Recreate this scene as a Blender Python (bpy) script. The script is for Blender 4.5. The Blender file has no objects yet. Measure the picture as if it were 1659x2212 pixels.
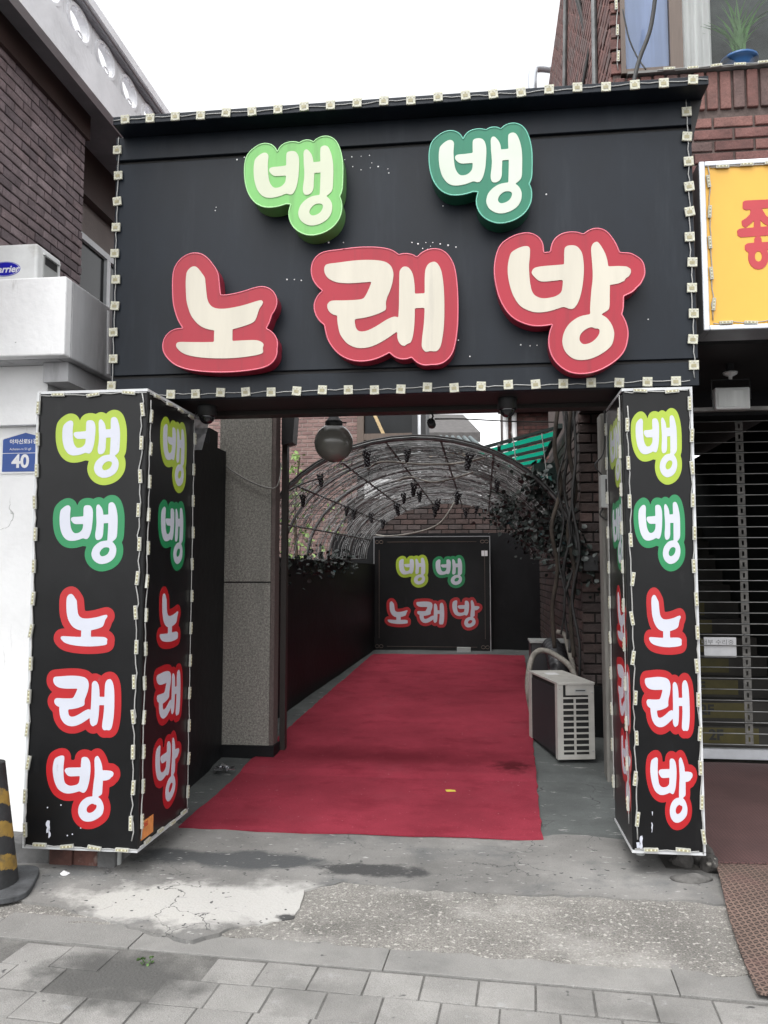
import bpy, bmesh, math, random
import numpy as np
from math import radians, sin, cos, pi
from mathutils import Vector, Matrix
from mathutils.geometry import tessellate_polygon
random.seed(7); rng = np.random.default_rng(7)
S = bpy.context.scene
COL = S.collection

# ------------------------------------------------------------------ camera
YAW, PITCH, EYE = 6.8, 4.4, 1.55
FOC = 1755.5; CX, CY = 829.5, 1106.0            # photo measured on a 1659 x 2212 grid
cam = bpy.data.cameras.new('camera'); co = bpy.data.objects.new('camera', cam); COL.objects.link(co)
co.location = (0, 0, EYE); co.rotation_euler = (radians(90+PITCH), 0, radians(YAW))
cam.sensor_fit = 'VERTICAL'; cam.sensor_height = 24.0; cam.lens = FOC/2212*24.0
cam.clip_start = .05; cam.clip_end = 1500
S.camera = co
# ------------------------------------------------------------------ sky, sun, exposure
W = bpy.data.worlds.new('World'); S.world = W; W.use_nodes = True
nt = W.node_tree; nt.nodes.clear()
sky = nt.nodes.new('ShaderNodeTexSky'); sky.sky_type = 'NISHITA'; sky.sun_disc = False
sky.sun_elevation = radians(62); sky.sun_rotation = radians(200); sky.dust_density = 2; sky.air_density = 1.0; sky.ozone_density = 1
hs = nt.nodes.new('ShaderNodeHueSaturation'); hs.inputs['Saturation'].default_value = .06
bg = nt.nodes.new('ShaderNodeBackground'); bg.inputs[1].default_value = .15
wo = nt.nodes.new('ShaderNodeOutputWorld')
nt.links.new(sky.outputs[0], hs.inputs['Color']); nt.links.new(hs.outputs[0], bg.inputs[0]); nt.links.new(bg.outputs[0], wo.inputs[0])
sl = bpy.data.lights.new('sun', 'SUN'); sl.energy = .6; sl.angle = radians(40); sl.color = (1, .98, .95)
so = bpy.data.objects.new('sun', sl); COL.objects.link(so); so.rotation_euler = (radians(28), 0, radians(-20))
vs = S.view_settings; vs.view_transform = 'Standard'; vs.look = 'None'; vs.gamma = 1; vs.exposure = 1.5
S.render.engine = 'CYCLES'

# ------------------------------------------------------------------ pixel -> direction helpers
_y, _p = radians(YAW), radians(PITCH)
FW = Vector((-sin(_y)*cos(_p), cos(_y)*cos(_p), sin(_p))); RT = Vector((cos(_y), sin(_y), 0)); UP = RT.cross(FW)
CAM = Vector((0, 0, EYE))
def ray(x, y): return FW + RT*((x-CX)/FOC) - UP*((y-CY)/FOC)
def PY(x, y, Y): d = ray(x, y); return CAM + d*(Y/d.y)
def PX(x, y, X): d = ray(x, y); return CAM + d*(X/d.x)
def PZ(x, y, Z): d = ray(x, y); return CAM + d*((Z-EYE)/d.z)
def project(P):
    v = Vector(P)-CAM; w = v.dot(FW)
    if w < .1: return None
    return CX+FOC*v.dot(RT)/w, CY-FOC*v.dot(UP)/w
def visible(P, m=25):
    q = project(P); return q is not None and -m < q[0] < 1659+m and -m < q[1] < 2212+m

# ------------------------------------------------------------------ materials
MATS = {}
def mat(name, col, rough=.6, var=.12, vs=5., bump=0., bs=60., metal=0., spec=.5, col2=None, cs=(.35, .65), spk=0., sps=250., stretch=None, coat=0., alpha=None, trans=0., island=0.):
    m = bpy.data.materials.new(name); m.use_nodes = True; MATS[name] = m
    n = m.node_tree.nodes; L = m.node_tree.links; b = n['Principled BSDF']
    b.inputs['Roughness'].default_value = rough; b.inputs['Metallic'].default_value = metal
    b.inputs['Specular IOR Level'].default_value = spec
    if coat: b.inputs['Coat Weight'].default_value = coat; b.inputs['Coat Roughness'].default_value = .08
    if trans: b.inputs['Transmission Weight'].default_value = trans
    if alpha is not None: b.inputs['Alpha'].default_value = alpha
    g = n.new('ShaderNodeNewGeometry'); src = g.outputs['Position']
    if stretch:
        vm = n.new('ShaderNodeVectorMath'); vm.operation = 'MULTIPLY'; vm.inputs[1].default_value = stretch
        L.new(src, vm.inputs[0]); src = vm.outputs[0]
    no = n.new('ShaderNodeTexNoise'); no.inputs['Scale'].default_value = vs; no.inputs['Detail'].default_value = 7; no.inputs['Roughness'].default_value = .62
    L.new(src, no.inputs['Vector'])
    r = n.new('ShaderNodeValToRGB'); r.color_ramp.elements[0].position = cs[0]; r.color_ramp.elements[1].position = cs[1]
    c = Vector(col)
    if col2 is None: lo, hi = c*(1-var), c*(1+var)
    else: lo, hi = c, Vector(col2)
    r.color_ramp.elements[0].color = (*lo, 1); r.color_ramp.elements[1].color = (*hi, 1)
    L.new(no.outputs['Fac'], r.inputs[0]); out = r.outputs[0]
    if spk:
        n2 = n.new('ShaderNodeTexNoise'); n2.inputs['Scale'].default_value = sps; n2.inputs['Detail'].default_value = 2
        L.new(g.outputs['Position'], n2.inputs['Vector'])
        mr = n.new('ShaderNodeMapRange'); mr.inputs[1].default_value = .3; mr.inputs[2].default_value = .7
        mr.inputs[3].default_value = 1-spk; mr.inputs[4].default_value = 1+spk
        L.new(n2.outputs['Fac'], mr.inputs[0])
        mx = n.new('ShaderNodeVectorMath'); mx.operation = 'MULTIPLY'; L.new(out, mx.inputs[0]); L.new(mr.outputs[0], mx.inputs[1]); out = mx.outputs[0]
    if island:
        oi = n.new('ShaderNodeObjectInfo'); mr = n.new('ShaderNodeMapRange'); mr.inputs[3].default_value = 1-island; mr.inputs[4].default_value = 1+island
        L.new(oi.outputs['Random'], mr.inputs[0])
        mx = n.new('ShaderNodeVectorMath'); mx.operation = 'MULTIPLY'; L.new(out, mx.inputs[0]); L.new(mr.outputs[0], mx.inputs[1]); out = mx.outputs[0]
    L.new(out, b.inputs['Base Color'])
    if bump:
        n3 = n.new('ShaderNodeTexNoise'); n3.inputs['Scale'].default_value = bs; n3.inputs['Detail'].default_value = 5
        L.new(src, n3.inputs['Vector'])
        bp = n.new('ShaderNodeBump'); bp.inputs['Strength'].default_value = bump; bp.inputs['Distance'].default_value = .01
        L.new(n3.outputs['Fac'], bp.inputs['Height']); L.new(bp.outputs[0], b.inputs['Normal'])
    m['_out'] = ''
    return m
def layer(m, col, scale, lo, hi, detail=6, stretch=None, box=None, dist=None):
    """lay a stain / patch of its own shape over a material's colour"""
    n = m.node_tree.nodes; L = m.node_tree.links; b = n['Principled BSDF']
    prev = b.inputs['Base Color'].links[0].from_socket
    g = n.new('ShaderNodeNewGeometry'); src = g.outputs['Position']
    if stretch:
        vm = n.new('ShaderNodeVectorMath'); vm.operation = 'MULTIPLY'; vm.inputs[1].default_value = stretch; L.new(src, vm.inputs[0]); src = vm.outputs[0]
    no = n.new('ShaderNodeTexNoise'); no.inputs['Scale'].default_value = scale; no.inputs['Detail'].default_value = detail; no.inputs['Roughness'].default_value = .65
    L.new(src, no.inputs['Vector'])
    fac = no.outputs['Fac']
    if box:   # soft elliptical spot (cx,cy,rx,ry) warped by the noise
        vm = n.new('ShaderNodeVectorMath'); vm.operation = 'SUBTRACT'; vm.inputs[1].default_value = (box[0], box[1], 0); L.new(g.outputs['Position'], vm.inputs[0])
        v2 = n.new('ShaderNodeVectorMath'); v2.operation = 'MULTIPLY'; v2.inputs[1].default_value = (1/box[2], 1/box[3], 0); L.new(vm.outputs[0], v2.inputs[0])
        ln = n.new('ShaderNodeVectorMath'); ln.operation = 'LENGTH'; L.new(v2.outputs[0], ln.inputs[0])
        ad = n.new('ShaderNodeMath'); ad.operation = 'MULTIPLY_ADD'; ad.inputs[1].default_value = -.55; L.new(ln.outputs['Value'], ad.inputs[0]); 
        a2 = n.new('ShaderNodeMath'); a2.operation = 'ADD'; a2.inputs[1].default_value = .45; L.new(fac, a2.inputs[0]); L.new(a2.outputs[0], ad.inputs[2])
        fac = ad.outputs[0]
    mr = n.new('ShaderNodeMapRange'); mr.inputs[1].default_value = lo; mr.inputs[2].default_value = hi; L.new(fac, mr.inputs[0])
    mx = n.new('ShaderNodeMix'); mx.data_type = 'RGBA'; mx.inputs['B'].default_value = (*col, 1)
    L.new(mr.outputs[0], mx.inputs['Factor']); L.new(prev, mx.inputs['A']); L.new(mx.outputs['Result'], b.inputs['Base Color'])
    return m

mat('sign_black', (.0068, .0105, .0165), .42, .2, 2.5, .05, 300, spec=.26, stretch=(1, 1, .5)); layer(MATS['sign_black'], (.016, .021, .028), 3, .54, .8, stretch=(3, 1, .35))
mat('box_black', (.0065, .0067, .0073), .33, .25, 3, .03, 40, spec=.25); layer(MATS['box_black'], (.02, .0205, .021), 5, .6, .9, stretch=(2, 2, .5))
mat('soffit_black', (.012, .011, .011), .6)
mat('frame_brown', (.02, .015, .013), .5)
mat('wall_black', (.0055, .0058, .0068), .55, .3, 3, .25, 14, spec=.25); layer(MATS['wall_black'], (.013, .0135, .015), 2.5, .55, .8, stretch=(1, 1, .4))
mat('letter_red', (.33, .017, .033), .33, .06, 2, spec=.35, stretch=(1, 1, .4))
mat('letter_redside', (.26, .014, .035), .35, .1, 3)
mat('edge_red', (.62, .14, .19), .25, .05)  # lighter pink paints in the glow of the lit letter edges
mat('letter_lime', (.165, .43, .125), .35, .06, 2, spec=.35)
mat('edge_lime', (.33, .62, .28), .25, .05)
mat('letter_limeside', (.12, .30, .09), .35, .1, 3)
mat('letter_green', (.022, .17, .10), .35, .06, 2, spec=.35)
mat('edge_green', (.13, .42, .32), .25, .05)
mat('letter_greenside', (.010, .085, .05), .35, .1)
mat('cream', (.50, .465, .385), .35, .07, 3, coat=.2, stretch=(2.5, 1, .3)); layer(MATS['cream'], (.36, .335, .29), 3, .6, .85, stretch=(4, 1, .25))
mat('cream_lime', (.48, .51, .38), .35, .05, 3, coat=.2); mat('cream_green', (.50, .55, .47), .35, .05, 3, coat=.2)
mat('print_white', (.50, .515, .58), .35, .04, 4); mat('print_lime', (.31, .42, .03), .35, .05, 4)
mat('print_green', (.011, .20, .07), .35, .06, 4); mat('print_red', (.37, .010, .014), .35, .06, 4)
for k in ('print_white', 'print_lime', 'print_green', 'print_red'): layer(MATS[k], (.15, .15, .15), 14, .66, .9, stretch=(1.5, 1.5, .6))
mat('led_plate', (.46, .452, .375), .4, .1, 30); mat('led_chip', (.30, .27, .16), .4, .2, 60); mat('led_chip2', (.58, .58, .44), .3, .1, 60)
mat('led_bar', (.43, .43, .385), .35, .12, 30); mat('wire_white', (.33, .33, .32), .5); mat('trim_white', (.52, .53, .54), .35, .1, 6)
mat('wire_dark', (.02, .02, .02), .6); mat('cable_grey', (.18, .175, .165), .6, .3, 8)
mat('plaster_white', (.88, .88, .88), .8, .05, 3, .35, 25); layer(MATS['plaster_white'], (.5, .5, .5), 1.6, .64, .9); layer(MATS['plaster_white'], (.16, .15, .14), 18, .70, .78)
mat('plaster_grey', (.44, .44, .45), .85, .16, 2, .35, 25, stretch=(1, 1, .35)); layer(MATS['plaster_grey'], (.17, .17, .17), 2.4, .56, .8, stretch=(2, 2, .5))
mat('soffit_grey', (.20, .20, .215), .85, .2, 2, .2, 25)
mat('parapet_white', (.86, .86, .88), .8, .12, 2, .3, 30); layer(MATS['parapet_white'], (.42, .42, .43), 3, .60, .88)
mat('rail_grey', (.25, .25, .27), .8, .15, 3, .3, 25)
for i, c in enumerate([(.185, .142, .150), (.225, .175, .182), (.145, .112, .12), (.20, .150, .155)]): mat('brick_purple%d' % i, c, .8, .22, 9, .4, 45, spk=.18, sps=120, island=.12)
mat('mortar_dark', (.075, .062, .063), .9, .2, 20, .4, 60)
for i, c in enumerate([(.135, .058, .049), (.155, .070, .059), (.112, .047, .041), (.115, .068, .061)]): mat('brick_red%d' % i, c, .75, .25, 8, .5, 40, spk=.2, sps=120, island=.15)
mat('mortar_red', (.10, .075, .068), .95, .25, 20, .4, 60)
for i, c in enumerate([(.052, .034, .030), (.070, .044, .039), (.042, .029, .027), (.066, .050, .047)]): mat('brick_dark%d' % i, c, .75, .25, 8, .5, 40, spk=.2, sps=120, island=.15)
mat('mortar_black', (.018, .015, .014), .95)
for i, c in enumerate([(.20, .125, .115), (.23, .145, .13), (.18, .108, .10)]): mat('brick_pink%d' % i, c, .8, .15, 8, .3, 40, island=.1)
mat('mortar_pink', (.28, .225, .205), .95)
mat('brown_panel', (.042, .022, .018), .6, .15, 4, .1, 40); mat('stucco_tan', (.20, .175, .165), .9, .1, 4, .3, 60)
mat('white_paint', (.8, .8, .8), .45, .04, 4); mat('white_metal', (.70, .71, .70), .4, .08, 6); layer(MATS['white_metal'], (.33, .31, .27), 5, .6, .85)
mat('dirty_metal', (.43, .42, .39), .5, .12, 6, .1, 40); layer(MATS['dirty_metal'], (.20, .18, .15), 6, .56, .8); layer(MATS['dirty_metal'], (.13, .11, .09), 16, .66, .74)
mat('dark_glass', (.010, .011, .012), .15, .2, 3, spec=.2); mat('blue_oval', (.012, .012, .42), .3); mat('plate_blue', (.006, .060, .30), .35, .08, 5); mat('print_plain', (.8, .8, .82), .4)
mat('granite', (.150, .145, .130), .75, .28, 60, .3, 90, col2=(.27, .262, .234), cs=(.40, .60), spk=.4, sps=140); layer(MATS['granite'], (.12, .118, .107), 2.2, .55, .85, stretch=(2.5, 2.5, .5))
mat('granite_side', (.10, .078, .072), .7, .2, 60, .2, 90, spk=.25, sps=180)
mat('carpet', (.285, .036, .057), .95, .16, 1.6, .8, 420, spk=.28, sps=420, spec=.1)
mat('concrete', (.178, .174, .166), .9, .28, 1.3, .45, 70, spk=.12, sps=240)
mat('alley_floor', (.085, .092, .090), .9, .3, 1.6, .4, 60, spk=.14, sps=240)
mat('cement_patch', (.52, .51, .485), .9, .12, 2.2, .3, 60, spk=.08, sps=260)
mat('aggregate', (.185, .177, .163), .9, .25, 2, .9, 110, spk=.4, sps=130); layer(MATS['aggregate'], (.40, .385, .355), 42, .58, .66, detail=2); layer(MATS['aggregate'], (.10, .10, .10), 30, .66, .74, detail=2); layer(MATS['aggregate'], (.34, .33, .31), 1.6, .52, .75)
mat('paver', (.222, .217, .207), .9, .16, 3, .5, 160, spk=.2, sps=300, island=.10); layer(MATS['paver'], (.11, .108, .103), 1.8, .50, .78); layer(MATS['paver'], (.30, .30, .295), 7, .62, .72); layer(MATS['paver'], (.06, .06, .06), 11, .69, .73, detail=2)
mat('kerb', (.20, .196, .187), .85, .14, 4, .4, 150, spk=.18, sps=320, island=.1); layer(MATS['kerb'], (.10, .10, .097), 2, .52, .8); layer(MATS['kerb'], (.33, .33, .32), 10, .66, .72); layer(MATS['kerb'], (.06, .06, .06), 11, .70, .74, detail=2)
mat('joint_dirt', (.115, .112, .106), .95, .25, 12, .5, 80, spk=.25, sps=200)
mat('asphalt', (.06, .06, .062), .9, .15, 3)
mat('globe', (.095, .09, .08), .22, .1, 3, spec=.6); mat('black_metal', (.014, .014, .015), .45); mat('dome_glass', (.01, .01, .012), .06, .1, spec=.7)
mat('steel', (.38, .39, .40), .38, .15, 6, metal=.8); mat('alu', (.55, .57, .6), .35, .1, 5, metal=.6); mat('pipe_grey', (.16, .165, .165), .45, .3, 9, metal=.35)
mat('shutter_steel', (.27, .27, .265), .4, .2, 9, metal=.7); mat('link_steel', (.11, .105, .097), .6, .4, 14, metal=.2)
mat('twig', (.085, .085, .083), .6, .5, 7); mat('twig_pale', (.33, .335, .335), .4, .3, 7)
mat('leaf_dark', (.016, .024, .021), .5, .4, 9); mat('leaf_grey', (.055, .064, .060), .5, .4, 9); mat('leaf_teal', (.05, .14, .16), .5, .3, 9); mat('grape', (.012, .010, .013), .35, .3, 30)
mat('leaf_green', (.10, .26, .06), .5, .35, 7); mat('leaf_pale', (.22, .34, .10), .5, .3, 7); mat('bark', (.032, .025, .019), .9, .4, 9, .5, 30)
mat('awning_green', (.008, .20, .13), .4, .08, 3); mat('awning_frame', (.008, .02, .018), .5); mat('green_steel', (.025, .12, .105), .5, .1)
mat('yellow_face', (.70, .385, .05), .4, .05, 1.5); mat('sign_red', (.42, .03, .04), .4, .05)
mat('window_frame_brown', (.105, .075, .058), .5, .12, 6, stretch=(8, 8, 1)); mat('curtain_blue', (.40, .50, .72), .8, .15, 2, stretch=(6, 1, .3)); mat('curtain_white', (.78, .80, .78), .8, .12, 3, stretch=(5, 1, .4)); mat('pot_blue', (.02, .09, .24), .35, .1)
mat('hazy_room', (.06, .075, .068), .9, .6, 4)
mat('room_dark', (.012, .014, .014), .9); mat('stair_grey', (.042, .039, .035), .85, .25, 4); mat('sticker_yellow', (.075, .062, .012), .6, .2, 6); mat('paper', (.62, .62, .63), .8, .06, 12); mat('ink', (.03, .03, .03), .8); mat('pencil', (.22, .22, .22), .8)
mat('sticker_orange', (.62, .22, .06), .6, .15, 30); mat('ink_red', (.45, .05, .02), .7); mat('ink_olive', (.09, .07, .02), .7)
mat('rubber', (.018, .019, .02), .7, .4, 6, .3, 40); layer(MATS['rubber'], (.07, .07, .068), 9, .6, .8); mat('cone_yellow', (.25, .155, .03), .75, .25, 6, .2, 40); layer(MATS['cone_yellow'], (.06, .05, .035), 14, .52, .7); mat('rubber_base', (.055, .058, .062), .85, .4, 9, .4, 60)
mat('stone', (.08, .077, .073), .9, .5, 10, .8, 25); layer(MATS['stone'], (.5, .48, .45), 8, .62, .68)
mat('rubble', (.045, .042, .039), .95, .5, 14, .9, 40); layer(MATS['rubble'], (.36, .34, .31), 11, .62, .70)
mat('rust_brick', (.10, .045, .036), .9, .5, 5, .6, 30); layer(MATS['rust_brick'], (.25, .21, .19), 7, .58, .7); mat('base_grey', (.13, .13, .13), .9, .35, 5, .5, 30)
mat('roof_tile', (.10, .125, .13), .7, .2, 6); mat('roof_shingle', (.085, .08, .078), .9, .2, 8); mat('cream_brick', (.50, .37, .20), .8, .2, 30)
mat('tree_trunk', (.07, .05, .035), .9); mat('plastic_grey', (.36, .37, .36), .5, .1, 8); mat('duct', (.03, .03, .033), .4); mat('hose', (.22, .205, .18), .75, .35, 12); mat('grille_dark', (.012, .012, .012), .8)
mat('weathered', (.16, .155, .14), .85, .3, 6, .4, 40, stretch=(3, 3, .4)); mat('note_yellow', (.62, .5, .06), .6); mat('foil', (.5, .5, .52), .2, .3, 40, metal=.9)
mat('bag', (.55, .55, .56), .25, .2, 10, alpha=.55); mat('glass_wall', (.75, .77, .80), .5)
mat('dark_mark', (.05, .05, .05), .9); mat('grass', (.06, .12, .03), .7, .3, 20)
# stains with a shape of their own
for k in ('paver', 'joint_dirt'): layer(MATS[k], (.072, .071, .068), 5, .36, .66, box=(-1.42, 3.13, .36, .22))
for k, c in (('letter_red', (.20, .02, .03)), ('letter_lime', (.12, .27, .09)), ('letter_green', (.02, .11, .075))): layer(MATS[k], c, 4, .52, .85, stretch=(3.5, 1, .35))
layer(MATS['plaster_white'], (.30, .29, .27), 6, .64, .78, stretch=(2.5, 2.5, .25))
def cracks(m, col, scale, w, mask=.5):
    n = m.node_tree.nodes; L = m.node_tree.links; b = n['Principled BSDF']; prev = b.inputs['Base Color'].links[0].from_socket; g = n.new('ShaderNodeNewGeometry')
    no = n.new('ShaderNodeTexNoise'); no.inputs['Scale'].default_value = scale*2.5; no.inputs['Detail'].default_value = 6; L.new(g.outputs['Position'], no.inputs['Vector'])
    sc = n.new('ShaderNodeVectorMath'); sc.operation = 'SCALE'; sc.inputs['Scale'].default_value = .35; L.new(no.outputs['Color'], sc.inputs[0])
    ad = n.new('ShaderNodeVectorMath'); ad.operation = 'ADD'; L.new(g.outputs['Position'], ad.inputs[0]); L.new(sc.outputs[0], ad.inputs[1])
    vo = n.new('ShaderNodeTexVoronoi'); vo.feature = 'DISTANCE_TO_EDGE'; vo.inputs['Scale'].default_value = scale; L.new(ad.outputs[0], vo.inputs['Vector'])
    mr = n.new('ShaderNodeMapRange'); mr.inputs[1].default_value = w; mr.inputs[2].default_value = w*.3; L.new(vo.outputs['Distance'], mr.inputs[0])
    n2 = n.new('ShaderNodeTexNoise'); n2.inputs['Scale'].default_value = scale*.9; L.new(g.outputs['Position'], n2.inputs['Vector']); m2 = n.new('ShaderNodeMapRange'); m2.inputs[1].default_value = mask; m2.inputs[2].default_value = mask+.08; L.new(n2.outputs['Fac'], m2.inputs[0])
    mu = n.new('ShaderNodeMath'); mu.operation = 'MULTIPLY'; L.new(mr.outputs[0], mu.inputs[0]); L.new(m2.outputs[0], mu.inputs[1])
    mx = n.new('ShaderNodeMix'); mx.data_type = 'RGBA'; mx.inputs['B'].default_value = (*col, 1); L.new(mu.outputs[0], mx.inputs['Factor']); L.new(prev, mx.inputs['A']); L.new(mx.outputs['Result'], b.inputs['Base Color'])
cracks(MATS['plaster_white'], (.45, .45, .44), 1.3, .004, .58)
c_ = MATS['concrete']; layer(c_, (.095, .098, .10), 2.0, .52, .72); layer(c_, (.45, .445, .43), 6, .66, .74, stretch=(1, 2.2, 1)); layer(c_, (.40, .392, .37), 5, .36, .56, box=(-1.42, 3.80, .62, .25)); layer(c_, (.40, .392, .374), 6, .34, .62, box=(-.98, 3.85, .60, .28)); layer(c_, (.045, .045, .045), 7, .45, .62, box=(-.60, 4.36, .36, .12)); layer(c_, (.06, .063, .065), 3, .42, .62, box=(-1.35, 4.42, .7, .16)); layer(c_, (.05, .05, .05), 7, .45, .6, box=(-.7, 3.72, .3, .06)); layer(c_, (.06, .06, .06), 28, .70, .74, detail=1)
cracks(c_, (.06, .06, .06), 1.9, .0065, .5); layer(c_, (.34, .335, .325), 13, .62, .68, stretch=(1, 2.5, 1)); layer(MATS['alley_floor'], (.28, .28, .27), 7, .62, .68, stretch=(1, 2.5, 1)); cracks(MATS['alley_floor'], (.03, .03, .03), 1.6, .01, .5); layer(MATS['alley_floor'], (.05, .054, .053), 2.5, .52, .75)
layer(MATS['cement_patch'], (.33, .325, .31), 3.5, .54, .74); layer(MATS['cement_patch'], (.07, .07, .07), 26, .71, .75, detail=1)
layer(MATS['carpet'], (.165, .014, .026), 3, .52, .85, stretch=(1, 1.5, 1)); layer(MATS['carpet'], (.29, .055, .075), 2.2, .56, .9); layer(MATS['carpet'], (.20, .07, .075), 90, .68, .76, detail=2); layer(MATS['carpet'], (.10, .012, .018), 9, .5, .8, box=(.22, 6.28, .2, .26)); layer(MATS['carpet'], (.17, .018, .03), 3, .35, .9, box=(-.7, 6.5, 1.6, .3)); layer(MATS['carpet'], (.5, .22, .24), 60, .76, .80, detail=1)
def mesh_mat(name, col, hole, scale):     # woven vinyl mat: three crossing rib directions with holes between
    m = mat(name, col, .7, .25, 2.0); n = m.node_tree.nodes; L = m.node_tree.links; b = n['Principled BSDF']
    prev = b.inputs['Base Color'].links[0].from_socket; g = n.new('ShaderNodeNewGeometry'); outs = []
    for a in (0, 60, 120):
        d = n.new('ShaderNodeVectorMath'); d.operation = 'DOT_PRODUCT'; d.inputs[1].default_value = (cos(radians(a))*scale, sin(radians(a))*scale, 0); L.new(g.outputs['Position'], d.inputs[0])
        s = n.new('ShaderNodeMath'); s.operation = 'SINE'; L.new(d.outputs['Value'], s.inputs[0]); ab = n.new('ShaderNodeMath'); ab.operation = 'ABSOLUTE'; L.new(s.outputs[0], ab.inputs[0]); outs.append(ab.outputs[0])
    m1 = n.new('ShaderNodeMath'); m1.operation = 'MINIMUM'; L.new(outs[0], m1.inputs[0]); L.new(outs[1], m1.inputs[1])
    m2 = n.new('ShaderNodeMath'); m2.operation = 'MINIMUM'; L.new(m1.outputs[0], m2.inputs[0]); L.new(outs[2], m2.inputs[1])
    mr = n.new('ShaderNodeMapRange'); mr.inputs[1].default_value = .28; mr.inputs[2].default_value = .42; L.new(m2.outputs[0], mr.inputs[0])
    mx = n.new('ShaderNodeMix'); mx.data_type = 'RGBA'; mx.inputs['B'].default_value = (*hole, 1); L.new(mr.outputs[0], mx.inputs['Factor']); L.new(prev, mx.inputs['A']); L.new(mx.outputs['Result'], b.inputs['Base Color'])
    bp = n.new('ShaderNodeBump'); bp.invert = True; bp.inputs['Strength'].default_value = .6; bp.inputs['Distance'].default_value = .006; L.new(mr.outputs[0], bp.inputs['Height']); L.new(bp.outputs[0], b.inputs['Normal'])
mesh_mat('vinyl_mat', (.155, .105, .085), (.035, .024, .02), 105.)
layer(MATS['vinyl_mat'], (.13, .065, .062), 1.6, .5, .75)
mesh_mat('shaded_mat', (.095, .048, .046), (.05, .026, .025), 150.)  # darker mat for the shutter recess, its shade painted into the colour

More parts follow.
